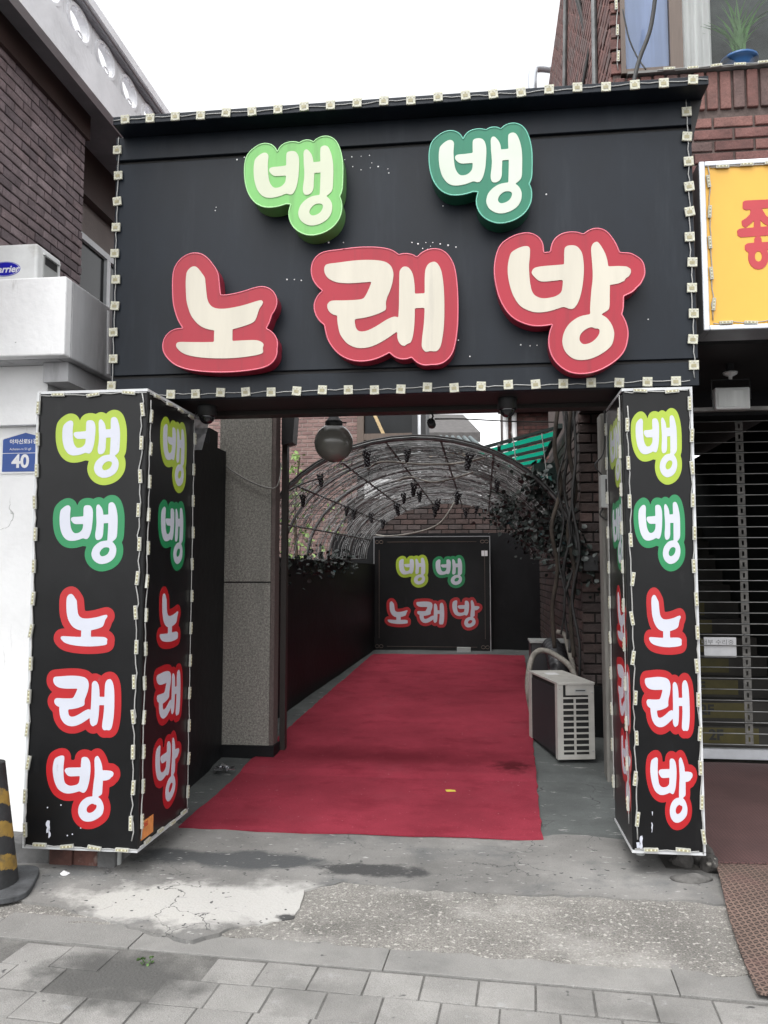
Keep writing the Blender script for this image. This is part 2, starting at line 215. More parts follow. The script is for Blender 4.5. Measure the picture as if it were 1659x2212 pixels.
# ------------------------------------------------------------------ object helpers
def prop(o, label=None, cat=None, group=None, kind=None):
    if label: o['label'] = label
    if cat: o['category'] = cat
    if group: o['group'] = group
    if kind: o['kind'] = kind
    return o
def thing(name, loc, label, cat, group=None):
    o = bpy.data.objects.new(name, None); o.empty_display_size = .1; COL.objects.link(o); o.location = loc
    return prop(o, label, cat, group)
def wloc(o):
    v = Vector((0, 0, 0))
    while o is not None: v += o.location; o = o.parent
    return v
def M_(m): return MATS[m] if isinstance(m, str) else m
class MB:
    def __init__(s): s.v = []; s.f = []; s.mi = []; s.cur = 0
    def add(s, vs_, fs):
        o = len(s.v); s.v += [tuple(v) for v in vs_]; s.f += [tuple(i+o for i in f) for f in fs]; s.mi += [s.cur]*len(fs)
    def box(s, lo, hi):
        x0, y0, z0 = lo; x1, y1, z1 = hi
        s.add([(x0, y0, z0), (x1, y0, z0), (x1, y1, z0), (x0, y1, z0), (x0, y0, z1), (x1, y0, z1), (x1, y1, z1), (x0, y1, z1)],
              [(0, 3, 2, 1), (4, 5, 6, 7), (0, 1, 5, 4), (1, 2, 6, 5), (2, 3, 7, 6), (3, 0, 4, 7)]); return s
    def obox(s, c, u, v, n, a, b, d):   # oriented box, half extents a,b,d along u,v,n
        c, u, v, n = map(Vector, (c, u, v, n)); P = []
        for k in (-1, 1):
            for i, j in ((-1, -1), (1, -1), (1, 1), (-1, 1)): P.append(c+u*a*i+v*b*j+n*d*k)
        s.add(P, [(0, 3, 2, 1), (4, 5, 6, 7), (0, 1, 5, 4), (1, 2, 6, 5), (2, 3, 7, 6), (3, 0, 4, 7)]); return s
    def bar(s, p, q, w, h=None):
        p, q = Vector(p), Vector(q); d = (q-p); l = d.length; d /= l
        r = d.cross(Vector((0, 0, 1)));  r = Vector((1, 0, 0)) if r.length < 1e-4 else r.normalized(); t = r.cross(d)
        return s.obox((p+q)/2, d, r, t, l/2, w/2, (h or w)/2)
    def tube(s, pts, r, n=6, cap=True):
        pts = [Vector(p) for p in pts]; R = r if hasattr(r, '__len__') else [r]*len(pts); ring = []; up = None
        for i, p in enumerate(pts):
            d = (pts[min(i+1, len(pts)-1)]-pts[max(i-1, 0)]); d = d.normalized() if d.length > 1e-9 else Vector((0, 0, 1))
            if up is None: up = Vector((0, 0, 1)) if abs(d.z) < .9 else Vector((0, 1, 0))
            a = d.cross(up); a = a.normalized() if a.length > 1e-5 else d.orthogonal().normalized(); b = a.cross(d); up = b
            ring.append([p+(a*cos(2*pi*k/n)+b*sin(2*pi*k/n))*R[i] for k in range(n)])
        V = [v for q in ring for v in q]; F = []
        for i in range(len(pts)-1):
            for k in range(n): F.append((i*n+k, i*n+(k+1) % n, (i+1)*n+(k+1) % n, (i+1)*n+k))
        if cap: F.append(tuple(range(n-1, -1, -1))); F.append(tuple((len(pts)-1)*n+k for k in range(n)))
        s.add(V, F); return s
    def lathe(s, prof, c, n=24, ax=(0, 0, 1)):   # prof [(r,h)]
        c = Vector(c); ax = Vector(ax).normalized(); a = ax.orthogonal().normalized(); b = ax.cross(a); V = []; F = []
        for r, h in prof:
            for k in range(n): V.append(c+ax*h+(a*cos(2*pi*k/n)+b*sin(2*pi*k/n))*max(r, 1e-4))
        for i in range(len(prof)-1):
            for k in range(n): F.append((i*n+k, i*n+(k+1) % n, (i+1)*n+(k+1) % n, (i+1)*n+k))
        s.add(V, F); return s
    def sphere(s, c, r, n=12, m=8, sc=(1, 1, 1)):
        c = Vector(c); V = []; F = []
        for i in range(m+1):
            t = pi*i/m
            for k in range(n): V.append(c+Vector((r*sc[0]*sin(t)*cos(2*pi*k/n), r*sc[1]*sin(t)*sin(2*pi*k/n), r*sc[2]*cos(t))))
        for i in range(m):
            for k in range(n): F.append((i*n+k, (i+1)*n+k, (i+1)*n+(k+1) % n, i*n+(k+1) % n))
        s.add(V, F); return s
    def quad(s, *P): s.add(P, [tuple(range(len(P)))]); return s
    def prism(s, poly, O, u, v, n, d):  # polygon (2d) extruded along n by d
        O, u, v, n = map(Vector, (O, u, v, n)); N = len(poly); A = [O+u*p[0]+v*p[1] for p in poly]; B = [a+n*d for a in A]
        F = [tuple(range(N-1, -1, -1)), tuple(range(N, 2*N))]+[(i, (i+1) % N, N+(i+1) % N, N+i) for i in range(N)]
        s.add(A+B, F); return s
    def slab(s, groups, O, u, v, n, d, d0=0., sides=True, front=True, back=False):
        """groups: list of (outer loop, [holes]) in 2d; extruded from d0 to d along n"""
        O, u, v, n = map(Vector, (O, u, v, n))
        for outer, holes in groups:
            loops = [outer]+holes; flat = [p for l in loops for p in l]; N = len(flat)
            A = [O+u*p[0]+v*p[1]+n*d0 for p in flat]; B = [O+u*p[0]+v*p[1]+n*d for p in flat]; F = []
            tri = tessellate_polygon([[Vector((p[0], p[1], 0)) for p in l] for l in loops])
            for t in tri:
                a, b, c = (flat[i] for i in t)
                if (b[0]-a[0])*(c[1]-a[1])-(b[1]-a[1])*(c[0]-a[0]) < 0: t = (t[0], t[2], t[1])
                if front: F.append(tuple(N+i for i in t))
                if back: F.append((t[0], t[2], t[1]))
            if sides:
                o = 0
                for l in loops:
                    k = len(l)
                    for i in range(k): F.append((o+i, o+(i+1) % k, N+o+(i+1) % k, N+o+i))
                    o += k
            s.add(A+B, F)
        return s
    def build(s, name, m, parent=None, smooth=False, kind=None, label=None):
        me = bpy.data.meshes.new(name); off = wloc(parent) if parent else Vector((0, 0, 0))
        base = off
        me.from_pydata([(a-off.x, b-off.y, c-off.z) for a, b, c in s.v], [], s.f)
        for k in (m if isinstance(m, (list, tuple)) else [m]): me.materials.append(M_(k))
        if any(s.mi): me.polygons.foreach_set('material_index', s.mi)
        if smooth: me.polygons.foreach_set('use_smooth', [True]*len(me.polygons))
        me.update(); o = bpy.data.objects.new(name, me); COL.objects.link(o); o.parent = parent
        if kind: o['kind'] = kind
        if label: o['label'] = label
        return o
def B_(lo, hi): return MB().box(lo, hi)
def single(name, mb, m, label, cat, group=None, smooth=False):
    """a thing that is one mesh, its origin put at its own base"""
    P = np.array(mb.v); b = Vector((float(P[:, 0].mean()), float(P[:, 1].mean()), float(P[:, 2].min())))
    mb.v = [(x-b.x, y-b.y, z-b.z) for x, y, z in mb.v]
    o = mb.build(name, m, None, smooth); o.location = b
    return prop(o, label, cat, group)
def structure(name, mb, m, smooth=False): return prop(mb.build(name, m, None, smooth), kind='structure')
def smooth_by_angle(o, deg=35):
    me = o.data; me.polygons.foreach_set('use_smooth', [True]*len(me.polygons))
    bm = bmesh.new(); bm.from_mesh(me)
    for e in bm.edges:
        if len(e.link_faces) == 2 and e.calc_face_angle(0) > radians(deg): e.smooth = False
    bm.to_mesh(me); bm.free()
def copy_part(src, parent, loc):
    o = src.copy(); COL.objects.link(o); o.parent = parent; o.location = loc; return o
def bevel(o, w, seg=2):
    bm = bmesh.new(); bm.from_mesh(o.data); bmesh.ops.bevel(bm, geom=bm.edges[:], offset=w, segments=seg, affect='EDGES', clamp_overlap=True, profile=.5); bm.to_mesh(o.data); bm.free(); return o
def text(body, size, O, u, v, m, parent, name='lettering', ext=.001, offset=0., align='LEFT', shear=0., sx=1.):
    cu = bpy.data.curves.new('t', 'FONT'); cu.body = body; cu.size = size; cu.extrude = ext; cu.offset = offset; cu.align_x = align; cu.align_y = 'CENTER'; cu.shear = shear; cu.resolution_u = 4
    to = bpy.data.objects.new('t', cu); COL.objects.link(to); bpy.context.view_layer.update()
    me = bpy.data.meshes.new_from_object(to.evaluated_get(bpy.context.evaluated_depsgraph_get()))
    bpy.data.objects.remove(to); u, v = Vector(u), Vector(v); n = u.cross(v); off = wloc(parent); O = Vector(O)
    for q in me.vertices: q.co = O+u*q.co.x*sx+v*q.co.y+n*q.co.z-off
    me.materials.clear(); me.materials.append(M_(m)); me.name = name
    o = bpy.data.objects.new(name, me); COL.objects.link(o); o.parent = parent; return o

# ------------------------------------------------------------------ 2-D shapes (traced strokes -> smooth contours)
def crom(P, k=4):
    P = [np.array(p, float) for p in P]; n = len(P); out = []
    for i in range(n):
        a, b, c, d = P[i-1], P[i], P[(i+1) % n], P[(i+2) % n]
        for j in range(k):
            t = j/k; out.append(.5*((2*b)+(c-a)*t+(2*a-5*b+4*c-d)*t*t+(3*b-a-3*c+d)*t**3))
    return np.array(out)
def sdf(poly, X, Y):
    D = np.full(X.shape, 1e9); ins = np.zeros(X.shape, bool); n = len(poly)
    for i in range(n):
        ax, ay = poly[i]; bx, by = poly[(i+1) % n]; ex, ey = bx-ax, by-ay; L2 = ex*ex+ey*ey+1e-12
        t = np.clip(((X-ax)*ex+(Y-ay)*ey)/L2, 0, 1); D = np.minimum(D, (X-ax-t*ex)**2+(Y-ay-t*ey)**2)
        if ay != by:
            c = ((ay > Y) != (by > Y)) & (X < (bx-ax)*(Y-ay)/(by-ay)+ax); ins ^= c
    D = np.sqrt(D); return np.where(ins, -D, D)
def contours(F, xs, ys):
    ny, nx = F.shape; inn = F < 0; nxt = {}; pt = {}
    def edge(k):
        if k in pt: return
        t, j, i = k
        if t == 0: a, b = F[j, i], F[j, i+1]; q = a/(a-b); pt[k] = (xs[i]+(xs[i+1]-xs[i])*q, ys[j])
        else: a, b = F[j, i], F[j+1, i]; q = a/(a-b); pt[k] = (xs[i], ys[j]+(ys[j+1]-ys[j])*q)
    c = inn[:-1, :-1]*1+inn[:-1, 1:]*2+inn[1:, 1:]*4+inn[1:, :-1]*8
    T = {1: 'LB', 2: 'BR', 3: 'LR', 4: 'RT', 6: 'BT', 7: 'LT', 8: 'TL', 9: 'TB', 11: 'TR', 12: 'RL', 13: 'RB', 14: 'BL', 5: 'LBRT', 10: 'BRTL'}
    for j, i in zip(*np.nonzero((c > 0) & (c < 15))):
        j, i = int(j), int(i); K = {'B': (0, j, i), 'T': (0, j+1, i), 'L': (1, j, i), 'R': (1, j, i+1)}; s = T[int(c[j, i])]
        for q in range(0, len(s), 2):
            a, b = K[s[q]], K[s[q+1]]; edge(a); edge(b); nxt[b] = a
    loops = []
    while nxt:
        k0 = next(iter(nxt)); k = k0; l = []
        while k in nxt: l.append(pt[k]); k = nxt.pop(k)
        if len(l) > 8: loops.append(np.array(l))
    return loops
def relax(l, it=2, step=2):
    for _ in range(it): l = (np.roll(l, 1, 0)+2*l+np.roll(l, -1, 0))/4
    return [tuple(p) for p in l[::step]]
def area(l): l = np.array(l); x, y = l[:, 0], l[:, 1]; return .5*np.sum(x*np.roll(y, -1)-np.roll(x, -1)*y)
def grouped(loops):
    sg = max(loops, key=lambda l: abs(area(l))); s = 1 if area(sg) > 0 else -1
    outs = [[l if s > 0 else l[::-1], []] for l in loops if area(l)*s > 0]
    for h in loops:
        if area(h)*s < 0:
            for o in outs:
                if sdf(np.array(o[0]), np.array([h[0][0]]), np.array([h[0][1]]))[0] < 0: o[1].append(h if s > 0 else h[::-1]); break
    return [(o[0], o[1]) for o in outs]
GL = {}
def glyph(name, polys, holes, margin, N=190):
    polys = [crom(p) if s else np.array(p, float) for p, s in polys]; holes = [crom(h) for h in holes]
    A = np.vstack(polys); lo, hi = A.min(0)-margin*1.25, A.max(0)+margin*1.25; h = max(hi-lo)/N
    xs = np.arange(lo[0], hi[0]+h, h); ys = np.arange(lo[1], hi[1]+h, h); X, Y = np.meshgrid(xs, ys)
    D = np.minimum.reduce([sdf(p, X, Y) for p in polys])
    out = max(contours(D-margin, xs, ys), key=lambda l: abs(area(l)))
    inner = np.maximum.reduce([D]+[-sdf(q, X, Y) for q in holes]) if holes else D
    ins = [l for l in contours(inner, xs, ys) if abs(area(l)) > (3*h)**2]
    b0, b1 = out.min(0), out.max(0)
    nm = lambda l: np.array([((p[0]-b0[0])/(b1[0]-b0[0]), (b1[1]-p[1])/(b1[1]-b0[1])) for p in l])
    GL[name] = (grouped([relax(nm(out), 3, 3)]), grouped([relax(nm(l), 1, 2) for l in ins]))
BAENG = [([(220,305),(270,255),(340,215),(395,218),(425,255),(428,300),(420,400),(425,520),(440,640),(470,720),(520,775),(590,780),(650,755),(695,705),(708,650),(711,604),(705,597),(640,597),(540,595),(490,570),(455,530),(442,500),(455,465),(500,450),(600,447),(705,438),(712,431),(712,330),(716,250),(745,220),(810,213),(860,230),(895,275),(915,350),(918,450),(912,560),(900,680),(875,790),(845,860),(810,898),(770,900),(715,885),(640,910),(540,932),(440,935),(370,915),(310,870),(250,780),(215,670),(198,560),(195,430),(205,350)], 1),
 ([(985,265),(1000,215),(1035,200),(1075,235),(1110,285),(1135,360),(1145,480),(1155,600),(1150,720),(1145,820),(1115,890),(1060,920),(1010,915),(985,870),(980,800),(995,680),(1000,560),(990,420),(988,330)], 1),
 ([(1130,412),(1260,408),(1260,580),(1140,583)], 0),
 ([(1250,210),(1265,175),(1310,157),(1355,170),(1390,215),(1425,310),(1448,430),(1455,560),(1452,720),(1445,840),(1420,900),(1360,950),(1300,1000),(1240,1000),(1245,900),(1252,700),(1255,500),(1248,330)], 1),
 ([(1170,940),(1260,935),(1345,960),(1400,1010),(1435,1080),(1440,1150),(1425,1230),(1375,1310),(1290,1370),(1190,1402),(1100,1405),(1010,1370),(945,1310),(912,1230),(915,1160),(945,1080),(1010,1010),(1090,960)], 1)]
glyph('baeng', BAENG, [[(1085,1185),(1110,1130),(1160,1085),(1215,1068),(1275,1078),(1297,1110),(1285,1160),(1250,1210),(1190,1243),(1130,1250),(1095,1225)]], 148)
NO = [([(360,385),(370,335),(400,295),(440,272),(480,275),(520,310),(560,365),(595,420),(605,490),(615,580),(630,680),(655,745),(700,790),(760,812),(850,817),(940,808),(1050,790),(1150,765),(1240,740),(1300,730),(1322,755),(1310,790),(1280,830),(1260,890),(1240,950),(1210,995),(1130,1030),(1040,1055),(950,1075),(840,1090),(725,1080),(640,1062),(560,1025),(490,965),(430,880),(395,790),(370,690),(360,560),(357,460)], 1),
 ([(725,1040),(950,1040),(950,1260),(722,1260)], 0),
 ([(840,1223),(950,1221),(1080,1218),(1230,1220),(1300,1240),(1335,1275),(1325,1320),(1328,1375),(1270,1400),(1150,1418),(1000,1430),(850,1432),(700,1425),(560,1410),(430,1385),(330,1345),(265,1285),(250,1245),(280,1212),(400,1215),(560,1222),(720,1225)], 1)]
glyph('no', NO, [], 168)
RAE = [([(180,310),(190,265),(225,247),(330,238),(450,227),(560,222),(680,226),(780,240),(840,262),(885,305),(905,360),(908,410),(895,490),(870,570),(845,630),(830,690),(832,740),(822,770),(760,800),(680,825),(600,842),(515,851),(505,860),(507,900),(520,950),(550,982),(600,986),(660,970),(740,930),(830,875),(900,845),(940,845),(985,880),(985,975),(945,1000),(880,1045),(800,1095),(720,1135),(640,1158),(560,1162),(490,1145),(430,1110),(385,1060),(350,1000),(330,920),(322,860),(321,815),(313,804),(280,795),(240,765),(218,725),(215,690),(235,658),(275,645),(400,648),(520,647),(590,637),(620,600),(650,540),(677,470),(670,461),(600,463),(500,466),(400,463),(310,448),(240,415),(195,365)], 1),
 ([(970,400),(975,355),(1000,322),(1030,312),(1070,330),(1105,385),(1122,460),(1130,560),(1130,700),(1128,850),(1120,980),(1105,1070),(1085,1120),(1050,1135),(1020,1155),(985,1140),(955,1090),(948,1030),(955,900),(965,750),(968,560)], 1),
 ([(1120,607),(1240,607),(1240,760),(1120,760)], 0),
 ([(1235,400),(1250,330),(1280,290),(1325,275),(1360,290),(1395,350),(1415,430),(1428,560),(1433,700),(1432,850),(1425,980),(1410,1090),(1390,1175),(1360,1215),(1330,1222),(1285,1217),(1245,1225),(1215,1200),(1200,1160),(1205,1070),(1220,950),(1230,800),(1232,600)], 1)]
glyph('rae', RAE, [], 138)
BANG = [([(220,265),(250,230),(320,195),(380,183),(415,190),(430,215),(428,290),(418,390),(420,500),(430,600),(450,680),(490,725),(550,748),(620,748),(700,730),(750,695),(765,650),(773,570),(767,562),(680,567),(570,572),(520,560),(480,525),(447,480),(450,450),(480,420),(560,407),(680,402),(780,398),(788,390),(790,320),(795,240),(810,210),(850,197),(910,203),(950,235),(980,290),(992,370),(995,460),(985,580),(968,680),(940,780),(905,845),(870,873),(830,870),(772,850),(680,875),(580,895),(480,895),(400,870),(330,830),(280,770),(235,680),(205,570),(190,460),(195,360)], 1),
 ([(1075,250),(1085,205),(1110,180),(1140,172),(1170,205),(1205,265),(1230,330),(1245,400),(1252,500),(1262,620),(1258,750),(1252,870),(1230,905),(1165,945),(1120,1000),(1065,960),(1052,905),(1058,800),(1070,680),(1085,560),(1085,440),(1078,330)], 1),
 ([(1230,440),(1350,440),(1440,448),(1480,475),(1485,510),(1465,550),(1425,575),(1415,598),(1350,625),(1270,635),(1230,635)], 0),
 ([(1060,938),(1150,942),(1220,980),(1270,1050),(1295,1130),(1290,1200),(1265,1270),(1200,1330),(1100,1385),(1000,1412),(900,1408),(830,1370),(780,1310),(757,1230),(765,1150),(800,1070),(860,1005),(950,955)], 1)]
glyph('bang', BANG, [[(935,1190),(950,1140),(1000,1095),(1060,1072),(1095,1087),(1135,1092),(1147,1120),(1130,1165),(1090,1210),(1040,1240),(980,1250),(945,1225)]], 142)
def scaled(groups, w, h): return [([(p[0]*w, p[1]*h) for p in o], [[(p[0]*w, p[1]*h) for p in q] for q in hs]) for o, hs in groups]

# ================================================================== GROUND
STEP_Y = 6.08
def gz(Y):
    if Y < 4.9: return 0.
    return (Y-4.9)*.37/6.8 + (.018 if Y > STEP_Y else 0.)
def nz(x, y): return .006*sin(2.1*x+1.3*y)+.004*sin(5.3*x-3.1*y+1)+.003*sin(9*x+7*y)
def sheet(poly, zf, step=.09, th=.03):
    """flat-ish sheet with an outline, following zf(x,y), with a real edge"""
    P = np.array(poly); bm = bmesh.new()
    vs_ = [bm.verts.new((p[0], p[1], 0)) for p in poly]; bm.faces.new(vs_)
    lo, hi = P.min(0), P.max(0)
    for ax in (0, 1):
        k = lo[ax]+step
        while k < hi[ax]:
            pc = [0, 0, 0]; pc[ax] = k; pn = [0, 0, 0]; pn[ax] = 1
            bmesh.ops.bisect_plane(bm, geom=bm.verts[:]+bm.edges[:]+bm.faces[:], plane_co=pc, plane_no=pn); k += step
    if th:
        r = bmesh.ops.extrude_face_region(bm, geom=bm.faces[:]); top = {v for v in r['geom'] if isinstance(v, bmesh.types.BMVert)}
    else: top = set(bm.verts)
    for v in bm.verts: v.co.z = zf(v.co.x, v.co.y)-(0 if v in top else th)
    bmesh.ops.recalc_face_normals(bm, faces=bm.faces[:])
    bm.verts.index_update(); mb = MB(); mb.v = [tuple(v.co) for v in bm.verts]; mb.f = [tuple(x.index for x in f.verts) for f in bm.faces]; mb.mi = [0]*len(mb.f); bm.free()
    return mb
def ragged(pts, amp=.02, step=.06, seed=1, closed=True):
    r = random.Random(seed); out = []
    n = len(pts)
    for i in range(n if closed else n-1):
        a, b = Vector(pts[i]), Vector(pts[(i+1) % n]); k = max(1, int((b-a).length/step)); nn = Vector((-(b-a).y, (b-a).x)).normalized()
        for j in range(k): out.append(tuple(a.lerp(b, j/k)+nn*r.uniform(-amp, amp)))
    return out
gm = MB(); gm.quad((-300, -300, -.06), (300, -300, -.06), (300, 600, -.06), (-300, 600, -.06)); structure('ground', gm, 'asphalt')
SA = radians(-3.2); SU = Vector((cos(SA), sin(SA), 0)); SV = Vector((-sin(SA), cos(SA), 0)); SO = Vector((-.55, 3.315, 0))     # street frame: u along kerb
def st(u, v, z=0): return SO+SU*u+SV*v+Vector((0, 0, z))
pv = MB(); pv.quad(*[st(u, v, -.011) for u, v in ((-4, -3.2), (3.2, -3.2), (3.2, .02), (-4, .02))]); pav = structure('pavement', pv, 'joint_dirt')
r_ = random.Random(3); pw, pd = .212, .185; pm_cache = []
for k in range(5):
    q = MB(); a, b = pw-.007-.002*(k % 2), pd-.006; q.box((-a/2, -b/2, -.03), (a/2, b/2, 0)); o = q.build('paving_slab', 'paver', pav); bevel(o, .0025, 2); pm_cache.append(o)
first = True
for row in range(8):
    off = (row % 2)*.05+.035*((row*7) % 3)
    for c in range(-14, 13):
        u = c*pw+off; v = -.012-pd*(row+.5)
        if row == 0 and (c < -6 or c in (-4, -3)): continue
        if row == 1 and c in (-5, -4) : continue
        p = st(u, v, -.006+r_.uniform(-.003, .002))
        if not visible(p, 120): continue
        o = copy_part(pm_cache[r_.randrange(5)], pav, p); o.rotation_euler = (r_.uniform(-.012, .012), r_.uniform(-.012, .012), SA+r_.uniform(-.012, .012))
for o in pm_cache: bpy.data.objects.remove(o)
# kerb stones
kb = MB(); kb.quad(*[st(u, v, -.012) for u, v in ((-4, -.02), (3, -.02), (3, .4), (-4, .4))]); ker = structure('kerb', kb, 'joint_dirt')
js = [-3.4, -2.25, -1.24, -.44, .46, 1.34, 2.3]
js = [-3.6, -2.6, -1.62, -.93, .15, 1.27, 2.3]
for i in range(len(js)-1):
    q = MB(); q.obox(st((js[i]+js[i+1])/2, .125, -.042), SU, SV, (0, 0, 1), (js[i+1]-js[i])/2-.002, .12, .0385+.001*(i % 3)); bevel(q.build('kerb_stone', 'kerb', ker), .003, 2)
# concrete apron, exposed aggregate strip, cement patch
def P2(x, y): p = PZ(x, y, 0); return (p.x, p.y)
kl, kr = st(-3.4, .185), st(1.62, .185)
def agg_z(x, y): return max(nz(x, y)*.8-.004, -.002)
agg = sheet(ragged([(kl.x, kl.y), (kr.x, kr.y)], .02, .06, 4, False)+[(kr.x, kr.y), (1.75, 4.6), (-3.4, 4.6)], agg_z, .12, .03); structure('aggregate_apron', agg, 'aggregate')
edge = [P2(-200, 2005), P2(0, 1945), P2(120, 1958), P2(300, 2010), P2(420, 2040), P2(520, 2005), P2(640, 1985), P2(655, 1925), P2(740, 1905), P2(900, 1922), P2(1100, 1932), P2(1300, 1940), P2(1480, 1948), P2(1570, 1960)]
up = ragged(edge, .012, .05, 5, False)+[edge[-1]]
up = up+[(1.2, 4.3), (1.25, 5.05), (-3.4, 5.05)]
structure('concrete_apron', sheet(up, lambda x, y: max(.006+nz(x, y), agg_z(x, y)+.005), .1, .03), 'concrete')
# alley floor rising to the back
structure('alley_floor', sheet([(-2.25, 5.0), (1.3, 5.0), (1.35, STEP_Y), (1.0, 7.4), (1.1, 12.6), (-2.1, 12.6), (-2.25, STEP_Y)], lambda x, y: gz(y)+.003+nz(x, y)*.6, .12, .04), 'alley_floor')
# paved recess floor under shutter, continuing right
structure('recess_floor', sheet([(.95, 4.55), (3.6, 4.55), (3.6, 7.6), (1.05, 7.6)], lambda x, y: .012+max(0, y-4.6)*.03, .25, .05), 'stair_grey')
# red carpet
def carpet_z(x, y): return gz(y)+.017+nz(x, y)*.5+.003*sin(7*y+2*sin(2*x))*math.exp(-abs(x-.4)*1.2)+.012*math.exp(-((y-STEP_Y-.12)/.18)**2)
cpt = ragged([(-1.845, 4.895), (.341, 4.935), (.47, 8.4), (.60, 11.82), (-1.565, 11.75), (-1.72, 8.0)], .007, .07, 2)
o = single('red_carpet', sheet(cpt, carpet_z, .1, .010), 'carpet', 'long worn red carpet running up the alley floor', 'carpet')

# ================================================================== brick helper
def bricks(root, O, u, n, L, H, fam, nm, mort, bl=.19, bh=.062, joint=.012, proud=.012, limit=300, skip=None, offs=0., seed=1, vis=True, face_margin=30, soldier=False, name='brick'):
    """bricks laid on a wall face that starts at O, runs along u, rises in z; n is the outward normal. The big visible ones are parts, the rest one mesh."""
    r = random.Random(seed); O, u, n = Vector(O), Vector(u).normalized(), Vector(n).normalized(); zz = Vector((0, 0, 1))
    proto = []
    for k in range(3):
        q = MB(); a, b, d = bl/2, bh/2, .02; e = .004
        dp = [r.uniform(-.0025, .0025) for _ in range(4)]
        P = [(-a, -b, -d), (a, -b, -d), (a, b, -d), (-a, b, -d), (-a, -b, proud-e), (a, -b, proud-e), (a, b, proud-e), (-a, b, proud-e), (-a+e, -b+e, proud+dp[0]), (a-e, -b+e, proud+dp[1]), (a-e, b-e, proud+dp[2]), (-a+e, b-e, proud+dp[3])]
        q.add([u*p[0]+zz*p[1]+n*p[2] for p in P], [(0, 1, 5, 4), (1, 2, 6, 5), (2, 3, 7, 6), (3, 0, 4, 7), (4, 5, 9, 8), (5, 6, 10, 9), (6, 7, 11, 10), (7, 4, 8, 11), (8, 9, 10, 11)])
        proto.append(q)
    pm, pb = bl+joint, bh+joint; items = []
    for j in range(int(H/pb)+1):
        z = j*pb+pb/2
        if z > H: break
        s0 = offs+(j % 2)*pm/2
        for i in range(-1, int(L/pm)+2):
            x = s0+i*pm
            if x-bl/2 < -.001 or x+bl/2 > L+.001: 
                # closer at the ends
                lo, hi = max(x-bl/2, 0), min(x+bl/2, L)
                if hi-lo < .03: continue
                c = O+u*((lo+hi)/2)+zz*z
                if skip and skip(c): continue
                items.append((c, (hi-lo)/bl)); continue
            c = O+u*x+zz*z
            if skip and skip(c): continue
            items.append((c, 1.))
    vl = [(it, (it[0]-CAM).length) for it in items if visible(it[0], face_margin)]; vl.sort(key=lambda t: t[1])
    big = [it for it, _ in vl[:limit]]; bigset = {id(i) for i in big}
    off = wloc(root); meshes = {}
    for it in big:
        k = r.randrange(3); mi = r.randrange(nm)
        if (k, mi) not in meshes:
            me = bpy.data.meshes.new(name); me.from_pydata(proto[k].v, [], proto[k].f); me.materials.append(MATS['%s%d' % (fam, mi)]); me.update(); meshes[(k, mi)] = me
        o = bpy.data.objects.new(name, meshes[(k, mi)]); COL.objects.link(o); o.parent = root
        o.location = it[0]-off+n*r.uniform(-.003, .003)
        if it[1] < 1:
            a = abs(u.x) > .5; o.scale = (it[1], 1, 1) if a else (1, it[1], 1)
    rest = [it for it in items if id(it) not in bigset]
    if rest:
        q = MB()
        for it in rest:
            q.cur = r.randrange(nm); p = proto[r.randrange(3)]
            q.add([Vector(v)-u*(Vector(v).dot(u))*(1-it[1])+it[0] for v in p.v], p.f)
        q.build('brick_courses', ['%s%d' % (fam, i) for i in range(nm)], root, kind='stuff')

# ================================================================== MAIN SIGN
YS = 4.60; SX0, SX1 = -2.212, 1.205
sg = thing('fascia_sign', (-.5, 4.8, 2.59), 'large black fascia board over the alley entrance with cornice', 'sign board')
bevel(B_((SX0, YS, 2.745), (SX1, YS+.05, 4.066)).build('main_panel', 'sign_black', sg), .003, 1)
bevel(B_((SX0, YS-.006, 4.090), (SX1, YS+.05, 4.235)).build('upper_band', 'sign_black', sg), .003, 1)
bevel(B_((SX0, YS-.008, 2.59), (SX1, YS+.05, 2.722)).build('lower_band', 'sign_black', sg), .003, 1)
B_((SX0+.003, YS+.02, 2.594), (SX1-.003, YS+.40, 4.23)).build('sign_case', 'soffit_black', sg)
tl = PY(248, 268, 4.455); q = MB(); q.box((tl.x-.012, 4.455, 4.236), (SX1+.062, YS+.45, 4.288)); bevel(q.build('cornice', 'sign_black', sg), .003, 1)
q = MB(); q.prism([(0, 0), (.062, .25), (0, .25)], (SX1+.001, YS+.0, 3.985), (1, 0, 0), (0, 0, 1), (0, 1, 0), .36); q.build('cornice_gusset', 'soffit_black', sg)
B_((SX0, YS+.402, 2.568), (SX1, YS+.52, 2.64)).build('header_beam', 'frame_brown', sg)
q = MB()
for (x, y) in [(780,367),(800,363),(817,360),(838,365),(840,374),(762,360),(745,345),(760,339),(780,338),(798,336),(744,366),(803,352),(890,524),(903,527),(920,524),(935,524),(951,527),(968,530),(985,534),(913,537),(924,540),(930,532),(710,524),(742,524),(957,445),(467,448),(465,455),(512,345),(540,386),(528,340),(620,604),(636,604),(651,606),(700,698),(1100,420),(1110,345),(1125,745),(1145,747),(1160,746),(990,735),(1015,770),(1400,690),(1180,420)]:
    p = PY(x, y, YS); q.sphere((p.x, YS-.001, p.z), random.uniform(.0025, .006), 8, 4, (1, .5, 1))
q.build('paint_specks', 'white_paint', sg, kind='stuff')
def full(x, y): return x/1.8228, y/1.8228
